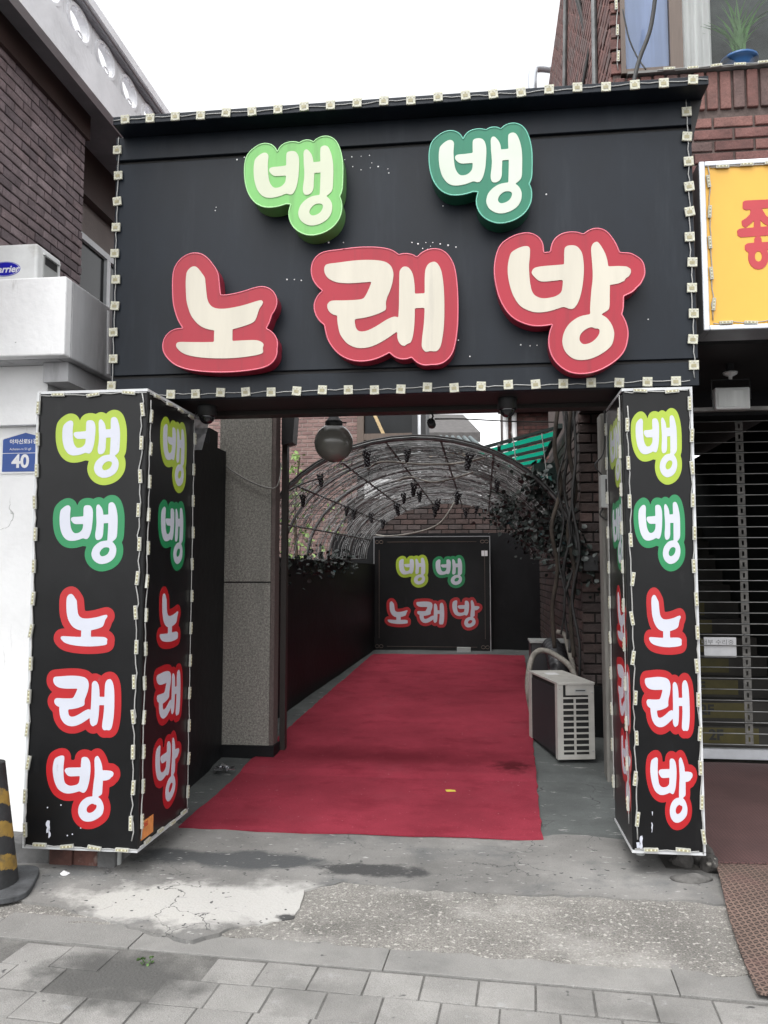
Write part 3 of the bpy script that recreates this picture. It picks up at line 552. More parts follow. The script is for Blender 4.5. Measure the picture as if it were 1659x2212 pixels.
def chletter(g, box, Yf, face, edge, side, inner, label):
    """a channel letter: can, acrylic face, bright edge, cream inlay; box in photo px of its face"""
    x0, y0 = full(box[0], box[1]); x1, y1 = full(box[2], box[3]); yc = (y0+y1)/2; xc = (x0+x1)/2
    a, b = PY(x0, yc, Yf), PY(x1, yc, Yf); t, d = PY(xc, y0, Yf), PY(xc, y1, Yf); w, h = b.x-a.x, t.z-d.z
    O = Vector((a.x, Yf, d.z)); u, v, n = (1, 0, 0), (0, 0, 1), (0, -1, 0)
    root = thing('channel_letter', ((a.x+b.x)/2, YS-.002, d.z), label, 'sign letter', 'channel letters mounted on the big black board')
    out = scaled(GL[g][0], w, h); ins = scaled(GL[g][1], w, h)
    o = MB().slab(out, O, u, v, n, -.006, Yf-YS+.002, front=False).build('letter_can', side, root); smooth_by_angle(o, 40)
    o = MB().slab(out, O, u, v, n, 0, -.006).build('letter_face', face, root); smooth_by_angle(o, 40)
    lp_ = [O+Vector((p[0], 0, p[1])) for p in out[0][0]]; q = MB(); q.tube(lp_+[lp_[0], lp_[1]], .0042, 6, False); q.build('edge_trim', edge, root, True)  # edge tube in a lighter tone that paints the lit-edge glow
    MB().slab(ins, O, u, v, n, .0035, 0).build('letter_inlay', inner, root)
chletter('baeng', (962, 545, 1350, 930), YS-.13, 'letter_lime', 'edge_lime', 'letter_limeside', 'cream_lime', 'light green raised Korean syllable left of the dark green one')
chletter('baeng', (1690, 494, 2096, 883), YS-.13, 'letter_green', 'edge_green', 'letter_greenside', 'cream_green', 'dark green raised Korean syllable under the cornice')
chletter('no', (644, 992, 1094, 1466), YS-.11, 'letter_red', 'edge_red', 'letter_redside', 'cream', 'raised red Korean syllable shaped like a boot over a bar')
chletter('rae', (1225, 970, 1803, 1443), YS-.11, 'letter_red', 'edge_red', 'letter_redside', 'cream', 'raised red Korean syllable between the other two red ones')
chletter('bang', (1948, 905, 2542, 1473), YS-.11, 'letter_red', 'edge_red', 'letter_redside', 'cream', 'raised red Korean syllable with a ring at its foot')

# ---- light strings
def led_mesh(kind):
    q = MB()
    if kind == 'sq':
        q.box((-.026, -.010, -.026), (.026, 0, .026)); q.cur = 1; q.box((-.015, -.0115, -.012), (.012, -.0095, .006)); q.box((-.003, -.0115, .010), (.003, -.0095, .016)); q.cur = 2
        for a in (-1, 1):
            for b in (-1, 1): q.box((a*.019-.004, -.0122, b*.019-.004), (a*.019+.004, -.0098, b*.019+.004))
    else:
        q.box((-.009, -.012, -.036), (.009, 0, .036)); q.cur = 1; q.box((-.005, -.0132, -.030), (.005, -.0118, .030)); q.cur = 2
        for b in (-1, 0, 1): q.box((-.004, -.0142, b*.02-.004), (.004, -.0115, b*.02+.004))
    me = bpy.data.meshes.new('led_module'); me.from_pydata(q.v, [], q.f)
    for m in (('led_plate', 'led_chip', 'led_chip2') if kind == 'sq' else ('led_bar', 'led_chip', 'led_chip2')): me.materials.append(MATS[m])
    me.polygons.foreach_set('material_index', q.mi); me.update(); return me
LED = {k: led_mesh(k) for k in ('sq', 'bar')}
def led_string(a, b, n, face, kind, label, grp, wire='wire_white', wr=.003, amp=.006, along=False, tail=None, jit=.016):
    """LED modules strung from a to b; face = outward normal"""
    a, b, face = Vector(a), Vector(b), Vector(face); root = thing('light_string', (a+b)/2 if abs((a-b).z) < .5 else (a if a.z < b.z else b), label, 'light string', grp)
    d = (b-a).normalized(); r = random.Random(hash(label) % 1000 if False else int(abs(a.x*97+a.z*31+b.y*13+a.y*7)*10) % 997); pts = []; side = d.cross(face).normalized()
    m = n*4
    for i in range(m+1): pts.append(a.lerp(b, i/m)+face*.004+side*r.uniform(-amp, amp)*(1 if i % 4 else .2))
    MB().tube(pts, wr, 5).build('wire', wire, root, True)
    base = Matrix((face.cross(Vector((0, 0, 1))) if abs(face.z) < .5 else (1, 0, 0), -face, (0, 0, 1))).transposed() if False else None
    ang = math.atan2(face.x, -face.y)
    for i in range(n):
        p = a.lerp(b, (i+.5)/n)+side*r.uniform(-.4, .4)*jit
        o = bpy.data.objects.new('led_module', LED[kind]); COL.objects.link(o); o.parent = root; o.location = p-root.location+face*.0015
        rx = r.gauss(0, .06)+(pi/2 if along else 0)
        o.rotation_euler = (Matrix.Rotation(ang, 4, 'Z') @ Matrix.Rotation(rx, 4, 'Y')).to_euler()
    return root
gA = 'light strings edging the big black board'
tl, tr = PY(248, 268, 4.455), PY(1522, 178, 4.455)
led_string((tl.x-.01, 4.4545, 4.262), (SX1+.055, 4.4545, 4.262), 22, (0, -1, 0), 'sq', 'string of square LEDs along the cornice of the black board', gA)
led_string((SX0+.02, YS-.009, 2.60), (SX0+.02, YS-.009, 4.235), 10, (0, -1, 0), 'sq', 'upright string of square LEDs beside the white balcony wall', gA)
led_string((SX1-.026, YS-.009, 2.63), (SX1-.026, YS-.009, 4.235), 11, (0, -1, 0), 'sq', 'upright string of square LEDs beside the yellow sign', gA)
led_string((-1.90, YS-.009, 2.618), (SX1-.05, YS-.009, 2.618), 20, (0, -1, 0), 'sq', 'string of square LEDs along the bottom edge of the black board', gA)

# ================================================================== PILLAR SIGN BOXES
def pillar(name, X0, X1, Y0, Y1, Z0, Z1, label, fronts, sides, sideface):
    root = thing(name, ((X0+X1)/2, (Y0+Y1)/2, 0), label, 'sign box')
    bevel(B_((X0, Y0, Z0), (X1, Y1, Z1)).build('case', 'box_black', root), .004, 1)
    t = .009; e = .0035; q = MB()
    for z in (Z0, Z1): q.box((X0-e, Y0-e, z-t), (X1+e, Y0-e+t*.9, z+t*.6)); q.box((X1-t if sideface > 0 else X0-e, Y0+t, z-t), (X1+e if sideface > 0 else X0+t, Y1, z+t*.6))
    x = X0 if sideface > 0 else X1; q.box((x-t if x == X1 else x-e, Y0-e-.001, Z0+t), (x+e if x == X1 else x+t, Y0+t, Z1-t))
    xs = X1 if sideface > 0 else X0
    q.build('edge_trim', 'trim_white', root)
    names = ('baeng', 'baeng', 'no', 'rae', 'bang'); cols = ('print_lime', 'print_green', 'print_red', 'print_red', 'print_red')
    for g, c, bx, sb in zip(names, cols, fronts, sides):
        for b, front in ((bx, True), (sb, False)):
            x0, y0 = full(b[0], b[1]); x1, y1 = full(b[2], b[3]); xc, yc = (x0+x1)/2, (y0+y1)/2
            if front:
                A, Bb, T, D = PY(x0, yc, Y0), PY(x1, yc, Y0), PY(xc, y0, Y0), PY(xc, y1, Y0); w, h = Bb.x-A.x, T.z-D.z; O = Vector((A.x, Y0, D.z)); u, n = (1, 0, 0), (0, -1, 0)
            else:
                A, Bb, T, D = PX(x0, yc, xs), PX(x1, yc, xs), PX(xc, y0, xs), PX(xc, y1, xs); w, h = abs(Bb.y-A.y), T.z-D.z; O = Vector((xs, A.y, D.z)); u, n = (0, sideface, 0), (sideface, 0, 0)
            pr = MB().slab(scaled(GL[g][0], w, h), O, u, (0, 0, 1), n, .0012, 0).build('printed_syllable', c, root)
            MB().slab(scaled(GL[g][1], w, h), O, u, (0, 0, 1), n, .0022, .0012).build('printed_stroke', 'print_white', pr)
    return root
LF = [(218, 1616, 499, 1911), (207, 1950, 490, 2250), (214, 2309, 454, 2575), (181, 2632, 478, 2903), (180, 2945, 473, 3264)]
LS = [(629, 1644, 734, 1936), (621, 1964, 729, 2247), (618, 2308, 711, 2555), (603, 2614, 718, 2860), (599, 2890, 712, 3188)]
RF = [(2485, 1608, 2685, 1909), (2496, 1948, 2698, 2250), (2534, 2313, 2702, 2578), (2522, 2637, 2734, 2906), (2544, 2952, 2747, 3268)]
RS = [(2400, 1642, 2446, 1927), (2411, 1962, 2453, 2246), (2428, 2305, 2466, 2551), (2431, 2595, 2482, 2868), (2447, 2880, 2488, 3193)]
LX0, LX1, LY0, LY1 = -2.38, -1.762, 4.10, 4.82; RX0, RX1, RY0, RY1 = .757, 1.113, 4.40, 4.95; BZ0, BZ1 = .14, 2.535
lb = pillar('pillar_sign', LX0, LX1, LY0, LY1, BZ0, BZ1, 'wide black pillar sign box with coloured Korean syllables beside white wall', LF, LS, 1)
rb = pillar('pillar_sign', RX0, RX1, RY0, RY1, BZ0, BZ1, 'narrow black pillar sign box with coloured Korean syllables beside the shutter', RF, RS, -1)
for root, (x0, x1, y0, y1) in ((lb, (LX0, LX1, LY0, LY1)), (rb, (RX0, RX1, RY0, RY1))):
    for (px, py) in ((x1-.18, y0+.16 if root is lb else y0+.42), (x0+.1, y1-.2)): MB().lathe([(.024, 0), (.024, BZ0+.003)], (px, py, 0), 14).build('leg', 'plastic_grey', root)
    # torn vinyl scuffs near the foot
q = MB()
for cx_, cz_, w_, h_, sd in ((-2.247, .245, .016, .06, 1), (-2.24, .21, .008, .05, 2)): q.slab([(ragged([(cx_-w_/2, cz_-h_/2), (cx_+w_/2, cz_-h_/2), (cx_+w_/2, cz_+h_/2), (cx_-w_/2, cz_+h_/2)], .005, .012, sd), [])], (0, LY0, 0), (1, 0, 0), (0, 0, 1), (0, -1, 0), .0015)
for px_, py_ in ((187, 3180), (265, 3290), (285, 3285), (318, 3260), (240, 3170)): 
    p = PY(*full(px_, py_), LY0); q.sphere((p.x, LY0, p.z), .004, 6, 4, (1, .3, 1))
q.build('scuff', 'print_white', lb, kind='stuff')
q = MB()
for cx_, cz_, w_, h_, sd in ((.80, .185, .012, .06, 3), (.785, .17, .014, .025, 4), (.855, .26, .004, .05, 6), (.86, .33, .004, .02, 6)): q.slab([(ragged([(cx_-w_/2, cz_-h_/2), (cx_+w_/2, cz_-h_/2), (cx_+w_/2, cz_+h_/2), (cx_-w_/2, cz_+h_/2)], .003, .012, sd), [])], (0, RY0, 0), (1, 0, 0), (0, 0, 1), (0, -1, 0), .0015)
q.build('scuff', 'print_white', rb, kind='stuff')
# orange sticker on the left box's inner side
sp = [PX(*full(x, y), LX1) for x, y in ((556, 3232), (602, 3213), (598, 3283), (556, 3303))]
s0, s1 = sp[0].y, sp[1].y; z1, z0 = (sp[0].z+sp[1].z)/2, (sp[2].z+sp[3].z)/2
stk = single('sticker', MB().slab([([(0, 0), (s1-s0, 0), (s1-s0, z1-z0), (0, z1-z0)], [])], (LX1, s0, z0), (0, 1, 0), (0, 0, 1), (1, 0, 0), .0032), 'sticker_orange', 'small orange sticker with red and dark print low on the pillar box', 'sticker')
text('카드', (z1-z0)*.30, (LX1+.0036, s0+.015, z0+(z1-z0)*.74), (0, 1, 0), (0, 0, 1), 'ink_red', stk, ext=.0003, offset=.002, sx=1.3)
# LED bars on the pillar boxes
gB = 'bar LED strings edging the pillar sign boxes'
N_, P_ = (0, -1, 0), None
led_string((LX0+.012, LY0-.003, BZ0), (LX0+.012, LY0-.003, BZ1), 14, N_, 'bar', 'bar LED string up the wide box edge beside the blue plate', gB)
led_string((LX1-.026, LY0-.003, BZ0+.05), (LX1-.026, LY0-.003, BZ1-.02), 13, N_, 'bar', 'bar LED string up the front inner edge of the wide box', gB, wr=.0035, amp=.01)
led_string((LX1+.003, LY0+.03, BZ0+.05), (LX1+.003, LY0+.03, BZ1-.05), 13, (1, 0, 0), 'bar', 'bar LED string beside the orange sticker on the wide box', gB, wr=.0035, amp=.01)
led_string((LX1+.003, LY1-.02, BZ0+.02), (LX1+.003, LY1-.02, BZ1-.05), 12, (1, 0, 0), 'bar', 'bar LED string up the rear edge of the wide box', gB)
led_string((LX0+.02, LY0-.003, BZ1-.018), (LX1, LY0-.003, BZ1-.018), 3, N_, 'bar', 'three bar LEDs along the top of the wide box', gB, along=True)
led_string((LX0+.02, LY0-.003, BZ0+.008), (LX1, LY0-.003, BZ0+.008), 4, N_, 'bar', 'four bar LEDs along the bottom of the wide box', gB, along=True)
led_string((LX1+.003, LY0+.02, BZ1-.018), (LX1+.003, LY1, BZ1-.018), 4, (1, 0, 0), 'bar', 'bar LEDs along the top inner side of the wide box', gB, along=True)
led_string((LX1+.003, LY0+.02, BZ0+.012), (LX1+.003, LY1, BZ0+.012), 4, (1, 0, 0), 'bar', 'bar LEDs along the bottom inner side of the wide box', gB, along=True)
led_string((RX1-.011, RY0-.003, BZ0), (RX1-.011, RY0-.003, BZ1), 14, N_, 'bar', 'bar LED string up the narrow box edge beside the shutter', gB)
led_string((RX0+.024, RY0-.003, BZ0+.06), (RX0+.024, RY0-.003, BZ1-.09), 11, N_, 'bar', 'bar LED string up the front inner edge of the narrow box', gB, wr=.0035, amp=.008)
led_string((RX0-.003, RY0+.05, BZ0+.12), (RX0-.003, RY0+.05, BZ1-.02), 11, (-1, 0, 0), 'bar', 'bar LED string on the inner side of the narrow box', gB)
led_string((RX0-.003, RY1-.03, BZ0+.12), (RX0-.003, RY1-.03, BZ1-.02), 11, (-1, 0, 0), 'bar', 'bar LED string up the rear edge of the narrow box', gB)
led_string((RX0+.01, RY0-.003, BZ1-.016), (RX1-.02, RY0-.003, BZ1-.016), 2, N_, 'bar', 'two bar LEDs along the top of the narrow box', gB, along=True)
led_string((RX0+.01, RY0-.003, BZ0+.012), (RX1-.03, RY0-.003, BZ0+.012), 2, N_, 'bar', 'two bar LEDs along the bottom of the narrow box', gB, along=True)

# ================================================================== LEFT HOUSE
lh = thing('brick_house', (-3.2, 5.2, 0), 'two storey house with white plaster ground floor and purple brick above', 'house')
XB, XE = -3.0, -2.75
# ground floor and balcony block
wc = PY(104, 800, 4.66).x
B_((-6.0, 4.72, -.06), (wc-.02, 4.92, 2.47)).build('lower_wall', 'plaster_white', lh)
B_((-6.0, 4.66, 2.472), (wc, 6.9, 2.84)).build('wall_beam', 'plaster_white', lh)
lc = PY(143, 596, 4.45); lx = lc.x; ZL = 3.32
bevel(B_((-6.0, 4.45, 2.842), (lx, 4.53, ZL)).build('balcony_parapet', 'plaster_white', lh), .010, 2)
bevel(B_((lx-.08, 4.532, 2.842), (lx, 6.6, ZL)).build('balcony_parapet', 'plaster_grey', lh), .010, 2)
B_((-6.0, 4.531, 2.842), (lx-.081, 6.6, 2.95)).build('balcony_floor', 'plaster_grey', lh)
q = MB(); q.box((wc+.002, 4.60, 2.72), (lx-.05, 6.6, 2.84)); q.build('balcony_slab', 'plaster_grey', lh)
q = MB(); q.tube([(lx+.012, 4.98, 3.28), (lx+.014, 4.98, 3.1), (lx+.016, 4.99, 2.86)], .010, 6); q.build('drain_pipe', 'plaster_grey', lh)
# upper brick storey (wall along the alley side)
B_((-6, 3.0, 2.95), (XB-.014, 5.71, 4.89)).build('upper_wall', 'mortar_dark', lh)
bricks(lh, (XB-.014, 3.6, 3.0), (0, 1, 0), (1, 0, 0), 2.11, 1.88, 'brick_purple', 4, None, bl=.185, bh=.057, joint=.011, proud=.013, limit=300, seed=4)
B_((-6, 3.0, 4.892), (XB+.03, 5.73, 5.085)).build('dark_lintel', 'brown_panel', lh)
B_((-6, 5.712, 2.9), (-3.30, 9.5, 4.68)).build('recess_wall', 'stucco_tan', lh)
B_((-6, 5.735, 4.681), (-3.22, 9.5, 5.085)).build('brown_fascia', 'brown_panel', lh)
B_((-3.299, 5.8, 3.0), (-3.29, 6.66, 4.33)).build('window_pane', 'dark_glass', lh); B_((-3.299, 6.73, 3.0), (-3.29, 8.0, 4.33)).build('window_pane', 'dark_glass', lh)
q = MB(); q.box((-3.299, 5.75, 4.332), (-3.26, 8.1, 4.385)); q.box((-3.299, 6.662, 2.98), (-3.26, 6.728, 4.33)); q.build('window_frame', 'trim_white', lh)
# eave slab with balustrade
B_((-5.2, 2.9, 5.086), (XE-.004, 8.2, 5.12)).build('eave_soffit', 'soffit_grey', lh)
B_((XE-.06, 2.9, 5.02), (XE, 8.2, 5.285)).build('eave_fascia', 'parapet_white', lh)
B_((XE-.10, 2.9, 5.563), (XE+.05, 8.2, 5.63)).build('parapet_rail', 'parapet_white', lh)
B_((XE-.08, 2.9, 5.535), (XE+.02, 8.2, 5.562)).build('rail_moulding', 'rail_grey', lh)
# pierced balustrade panels
xs_ = np.arange(-.02, .44, .006); ys_ = np.arange(-.02, .28, .006); X_, Y_ = np.meshgrid(xs_, ys_)
box_ = np.maximum(np.abs(X_-.205)-.203, np.abs(Y_-.124)-.124)
el = (np.sqrt(((X_-.205)/.135)**2+((Y_-.124)/.098)**2)-1)*.1
bars = np.minimum(np.maximum(np.abs(X_-.205-.035*np.sin((Y_-.135)*24))-.018, np.abs(Y_-.135)-.12)+0*X_, 9)
reg = np.maximum(box_, -el)
pg = grouped([relax(l, 1, 2) for l in contours(reg, xs_, ys_)])
rim = np.abs((np.sqrt(((X_-.205)/.15)**2+((Y_-.124)/.110)**2)-1)*.1)-.008
rg = grouped([relax(l, 1, 2) for l in contours(rim, xs_, ys_)])
pp = None
for k in range(12):
    y = 3.3+k*.41
    pb_ = MB().slab(pg, (XE-.03, y, 5.286), (0, 1, 0), (0, 0, 1), (1, 0, 0), .0, -.05, back=True).build('balustrade_panel', 'parapet_white', lh)
    MB().slab(rg, (XE-.03, y, 5.286), (0, 1, 0), (0, 0, 1), (1, 0, 0), .014, 0).build('oval_rim', 'parapet_white', pb_)
    for sg_ in (-1, 1): MB().tube([(XE-.02, y+.205+sg_*.04*cos(t)*(1), 5.286+.124+sg_*(.08+.02*sin(t))) for t in np.linspace(0, 2*pi, 10)], .007, 5).build('scroll', 'parapet_white', pb_)
# rusty brick base under the pillar box
for i, (x0, x1, m_) in enumerate(((-2.55, -2.30, 'base_grey'), (-2.298, -2.17, 'rust_brick'), (-2.168, -2.03, 'rust_brick'), (-2.028, -1.93, 'base_grey'))):
    bevel(B_((x0, 4.22-.012*(i % 2), -.02), (x1, 4.719, .118+.01*(i % 2))).build('footing_block', m_, lh), .008, 2)
# address plate
ap = thing('address_plate', PY(45, 1026, 4.718), 'blue house number plate with pointed top reading 40', 'number plate')
A, Bq = PY(2, 1024, 4.719), PY(107, 1024, 4.719); w = Bq.x-A.x; zt = PY(53, 931, 4.719).z; zs = PY(3, 948, 4.719).z; z0 = A.z
rnd = [(0, 0), (w, 0), (w, zs-z0-.01), (w*.97, zs-z0), (w*.52, zt-z0), (w*.48, zt-z0), (w*.03, zs-z0), (0, zs-z0-.01)]
MB().prism(rnd, (A.x, 4.719, z0), (1, 0, 0), (0, 0, 1), (0, -1, 0), .008).build('plate_border', 'white_paint', ap)
g_ = .012; inn = [(g_, g_), (w-g_, g_), (w-g_, zs-z0-.012), (w*.95, zs-z0-.005), (w*.5, zt-z0-.013), (w*.05, zs-z0-.005), (g_, zs-z0-.012)]
MB().prism(inn, (A.x, 4.711, z0), (1, 0, 0), (0, 0, 1), (0, -1, 0), .0015).build('plate_face', 'plate_blue', ap)
zl = PY(40, 979, 4.71).z; B_((A.x+g_, 4.7085, zl-.0015), (A.x+w-g_, 4.7097, zl+.0015)).build('divider_line', 'print_plain', ap)
p = PY(21, 955, 4.709); text('아차산로51길', .033, (p.x, 4.7085, p.z), (1, 0, 0), (0, 0, 1), 'print_plain', ap, ext=.0004, offset=.0006)
p = PY(21, 970.5, 4.709); text('Achasan-ro 51-gil', .020, (p.x, 4.7085, p.z), (1, 0, 0), (0, 0, 1), 'print_plain', ap, ext=.0004)
p = PY(25.5, 998, 4.709); text('40', .114, (p.x, 4.7085, p.z), (1, 0, 0), (0, 0, 1), 'print_plain', ap, ext=.0004, offset=.0035)
# air conditioner on the balcony
ya = 4.56
pr_, pb = PY(79, 540, ya), PY(79, 600, ya); zt_ = PY(40, 526, ya).z; xr = PY(80, 560, ya).x
ac = thing('air_conditioner', (xr-.4, ya+.14, 2.951), 'white outdoor air conditioner with blue oval badge on the balcony', 'air conditioner')
q = MB(); q.box((xr-.80, ya, 2.99), (xr, ya+.29, zt_)); cs_ = bevel(q.build('casing', 'white_metal', ac), .022, 4); smooth_by_angle(cs_, 30)
for x in (xr-.7, xr-.1): B_((x-.03, ya+.02, 2.951), (x+.03, ya+.27, 2.988)).build('foot', 'plastic_grey', ac)
zb = PY(20, 581, ya).z; xb = PY(11, 581, ya).x
rx_ = PY(44, 581, ya).x-xb
for k, (s_, m_, d_) in enumerate(((1., 'blue_oval', .002), (.96, 'print_plain', .003), (.92, 'blue_oval', .004))):
    MB().slab([([(rx_*s_*cos(t), rx_*.46*(s_ if k else 1)*sin(t)*(1 if k == 0 else .97)) for t in np.linspace(0, 2*pi, 40)[:-1]], [])], (xb, ya, zb), (1, 0, 0), (0, 0, 1), (0, -1, 0), d_).build('badge', m_, ac)
text('Carrier', rx_*.60, (xb+.002, ya-.005, zb-.004), (1, 0, 0), (0, 0, 1), 'print_plain', ac, ext=.0005, offset=.0015, align='CENTER', shear=.25)
q = MB(); q.box((xr-.002, ya+.07, zt_-.20), (xr+.004, ya+.24, zt_-.045)); bevel(q.build('side_recess', 'plastic_grey', ac), .002, 1)
B_((xr+.0042, ya+.085, zt_-.105), (xr+.006, ya+.225, zt_-.058)).build('handle_slot', 'grille_dark', ac)
q = MB(); q.box((xr+.0, ya+.065, zt_-.052), (xr+.014, ya+.255, zt_-.038)); q.build('handle_lip', 'white_metal', ac)

# ================================================================== TRAFFIC CONE
cp_ = PZ(-32, 1925, 0); cp_.z = 0.0
cn = thing('traffic_cone', cp_, 'black rubber traffic cone with worn yellow stripes beside the white wall', 'traffic cone')
zc = .62
def cr(h): return .155-.085*(h/zc)
q = MB(); segs = 72; V = []; F = []
hs_ = np.linspace(.035, zc, 130)
for h in hs_:
    for k in range(segs): V.append((cp_.x+cr(h)*cos(2*pi*k/segs), cp_.y+cr(h)*sin(2*pi*k/segs), h))
q.v = V
for i in range(len(hs_)-1):
    for k in range(segs):
        q.f.append((i*segs+k, i*segs+(k+1) % segs, (i+1)*segs+(k+1) % segs, (i+1)*segs+k)); th = (k+.5)/segs*2*pi
        ph = ((hs_[i]+.02)-.05*cos(th+2.2)+.004*sin(9*th))/.155; q.mi.append(1 if (ph % 1) < .46 and .1 < hs_[i] < zc-.06 else 0)
q.build('cone_body', ['rubber', 'cone_yellow'], cn, True)
MB().lathe([(.0, zc), (.05, zc), (.07, zc-.004)], cp_+Vector((0, 0, 0)), 24).build('cone_top', 'rubber', cn)
bz = [(.23*np.sign(cos(t))*abs(cos(t))**.45, .23*np.sign(sin(t))*abs(sin(t))**.45) for t in np.linspace(0, 2*pi, 56)[:-1]]
q = MB(); q.prism(bz, cp_+Vector((0, 0, .010)), (cos(.35), sin(.35), 0), (-sin(.35), cos(.35), 0), (0, 0, 1), .03); o = q.build('cone_base', 'rubber_base', cn); bevel(o, .006, 2)

# ================================================================== ALLEY: column, walls, header fittings
gc = thing('granite_column', (-1.88, 6.5, gz(6.4)), 'grey speckled stone column on black plinth inside the alley entrance', 'column')
cxL, cxR = PY(471, 1250, 6.4).x, PY(584, 1250, 6.4).x
B_((cxL, 6.4, .20), (cxR, 6.56, 1.482)).build('lower_block', 'granite', gc); B_((cxL, 6.4, 1.494), (cxR, 6.56, 2.98)).build('upper_block', 'granite', gc)
B_((cxL+.004, 6.404, 1.481), (cxR-.004, 6.55, 1.495)).build('mortar_joint', 'wall_black', gc)
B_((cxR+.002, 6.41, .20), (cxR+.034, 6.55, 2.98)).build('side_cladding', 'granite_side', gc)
B_((cxL-.012, 6.385, gz(6.4)-.02), (cxR+.045, 6.58, .198)).build('plinth', 'wall_black', gc)
pd_ = single('door_post', B_((cxR+.036, 6.60, gz(6.6)-.02), (cxR+.082, 6.67, 2.98)), 'frame_brown', 'slim dark steel post against the stone column', 'post')
w0 = thing('alley_wall', (-2.15, 5.6, 0), 'short black painted wall between the wide pillar box and stone column', 'wall')
B_((-2.25, 4.86, -.05), (-2.06, 6.38, 2.55)).build('wall_body', 'wall_black', w0); B_((-2.24, 6.0, 2.552), (-2.07, 6.2, 2.68)).build('wall_stub', 'wall_black', w0)
w1 = thing('alley_wall', (-1.9, 9.5, .2), 'long low black painted wall along the carpet under the trellis', 'wall')
WL0, WL1 = Vector((-2.0, 7.0, 0)), Vector((-1.60, 12.25, 0))
q = MB(); q.prism([(-2.02, 6.85), (-1.60, 12.3), (-1.75, 12.3), (-2.2, 6.85)], (0, 0, .05), (1, 0, 0), (0, 1, 0), (0, 0, 1), 1.66); q.build('wall_body', 'wall_black', w1)
w2 = thing('alley_wall', (-.4, 12.4, .4), 'black painted wall closing the end of the alley behind the board', 'wall')
B_((-2.3, 12.42, .2), (1.3, 12.60, 2.18)).build('wall_body', 'wall_black', w2)
w3 = thing('brick_wall', (-.4, 12.8, 0), 'dark reddish brick wall showing above the black end wall', 'wall')
B_((-2.1, 12.7, .3), (1.4, 12.9, 2.75)).build('wall_core', 'mortar_black', w3)
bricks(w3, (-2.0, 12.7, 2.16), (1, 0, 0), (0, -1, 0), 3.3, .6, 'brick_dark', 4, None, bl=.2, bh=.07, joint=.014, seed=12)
# painted board leaning at the end of the alley
YBD = 12.25
bt, bb, = PY(982, 1158, YBD), PY(982, 1410, YBD); bl_, br_ = PY(807, 1290, YBD), PY(1060, 1290, YBD)
bd = thing('sign_board', ((bl_.x+br_.x)/2, YBD, bb.z), 'square black board with five coloured Korean syllables at the alley end', 'sign board')
bevel(B_((bl_.x, YBD, bb.z), (br_.x, YBD+.05, bt.z)).build('board_panel', 'box_black', bd), .004, 1)
q = MB(); t = .012
for lo, hi in (((bl_.x, bb.z), (br_.x, bb.z+t)), ((bl_.x, bt.z-t), (br_.x, bt.z)), ((bl_.x, bb.z+t), (bl_.x+t, bt.z-t)), ((br_.x-t, bb.z+t), (br_.x, bt.z-t))): q.box((lo[0], YBD-.006, lo[1]), (hi[0], YBD-.001, hi[1]))
q.build('edge_trim', 'steel', bd)
mg = .085; q = MB(); wv = br_.x-bl_.x; hv = bt.z-bb.z
for a, b in (((mg+.12, mg), (wv-mg-.12, mg)), ((mg+.12, hv-mg), (wv-mg-.12, hv-mg)), ((mg, mg+.12), (mg, hv-mg-.12)), ((wv-mg, mg+.12), (wv-mg, hv-mg-.12))): q.bar((bl_.x+a[0], YBD-.003, bb.z+a[1]), (bl_.x+b[0], YBD-.003, bb.z+b[1]), .005)
for sx, sz in ((0, 0), (1, 0), (0, 1), (1, 1)):
    c = Vector((bl_.x+(mg if not sx else wv-mg), YBD-.003, bb.z+(mg if not sz else hv-mg))); ux, uz = (1 if not sx else -1), (1 if not sz else -1)
    q.tube([c+Vector((ux*.05*(1+cos(2*t_))*cos(t_)*.6, 0, uz*.05*(1+cos(2*t_))*sin(t_)*.6)) for t_ in np.linspace(-.4, 2*pi-.4, 26)], .004, 4)
q.build('gold_border', 'window_frame_brown', bd, kind='stuff')
def reg5(x, y): return full(1300+x*.5198, 1550+y*.5198)
for g, c, (x0, x1, y0, y1) in (('baeng', 'print_lime', (498, 745, 1220, 1470)), ('baeng', 'print_green', (775, 1025, 1223, 1473)), ('no', 'print_red', (412, 612, 1548, 1770)), ('rae', 'print_red', (630, 888, 1550, 1773)), ('bang', 'print_red', (902, 1155, 1540, 1795))):
    (xa, ya_), (xb_, yb_) = reg5(x0, y0), reg5(x1, y1); a, b = PY(xa, ya_, YBD), PY(xb_, yb_, YBD)
    pr = MB().slab(scaled(GL[g][0], b.x-a.x, a.z-b.z), (a.x, YBD, b.z), (1, 0, 0), (0, 0, 1), (0, -1, 0), .003).build('printed_syllable', c, bd)
    MB().slab(scaled(GL[g][1], b.x-a.x, a.z-b.z), (a.x, YBD, b.z), (1, 0, 0), (0, 0, 1), (0, -1, 0), .006, .003).build('printed_stroke', 'print_white', pr)
single('tape', B_((br_.x-.13, YBD-.004, bt.z-.30), (br_.x-.04, YBD-.001, bt.z-.22)), 'paper', 'scrap of pale tape on the corner of the end board', 'tape')
pk = PY(1005, 1410, 12.15); single('brick_block', bevel(B_((pk.x-.12, 12.08, gz(12.1)), (pk.x+.08, 12.2, gz(12.1)+.07)).build('t', 'plastic_grey'), .004, 1) and B_((pk.x-.12, 12.08, gz(12.1)), (pk.x+.08, 12.2, gz(12.1)+.07)), 'plastic_grey', 'grey block propping the board at the alley end', 'block'); bpy.data.objects.remove(bpy.data.objects['t'])
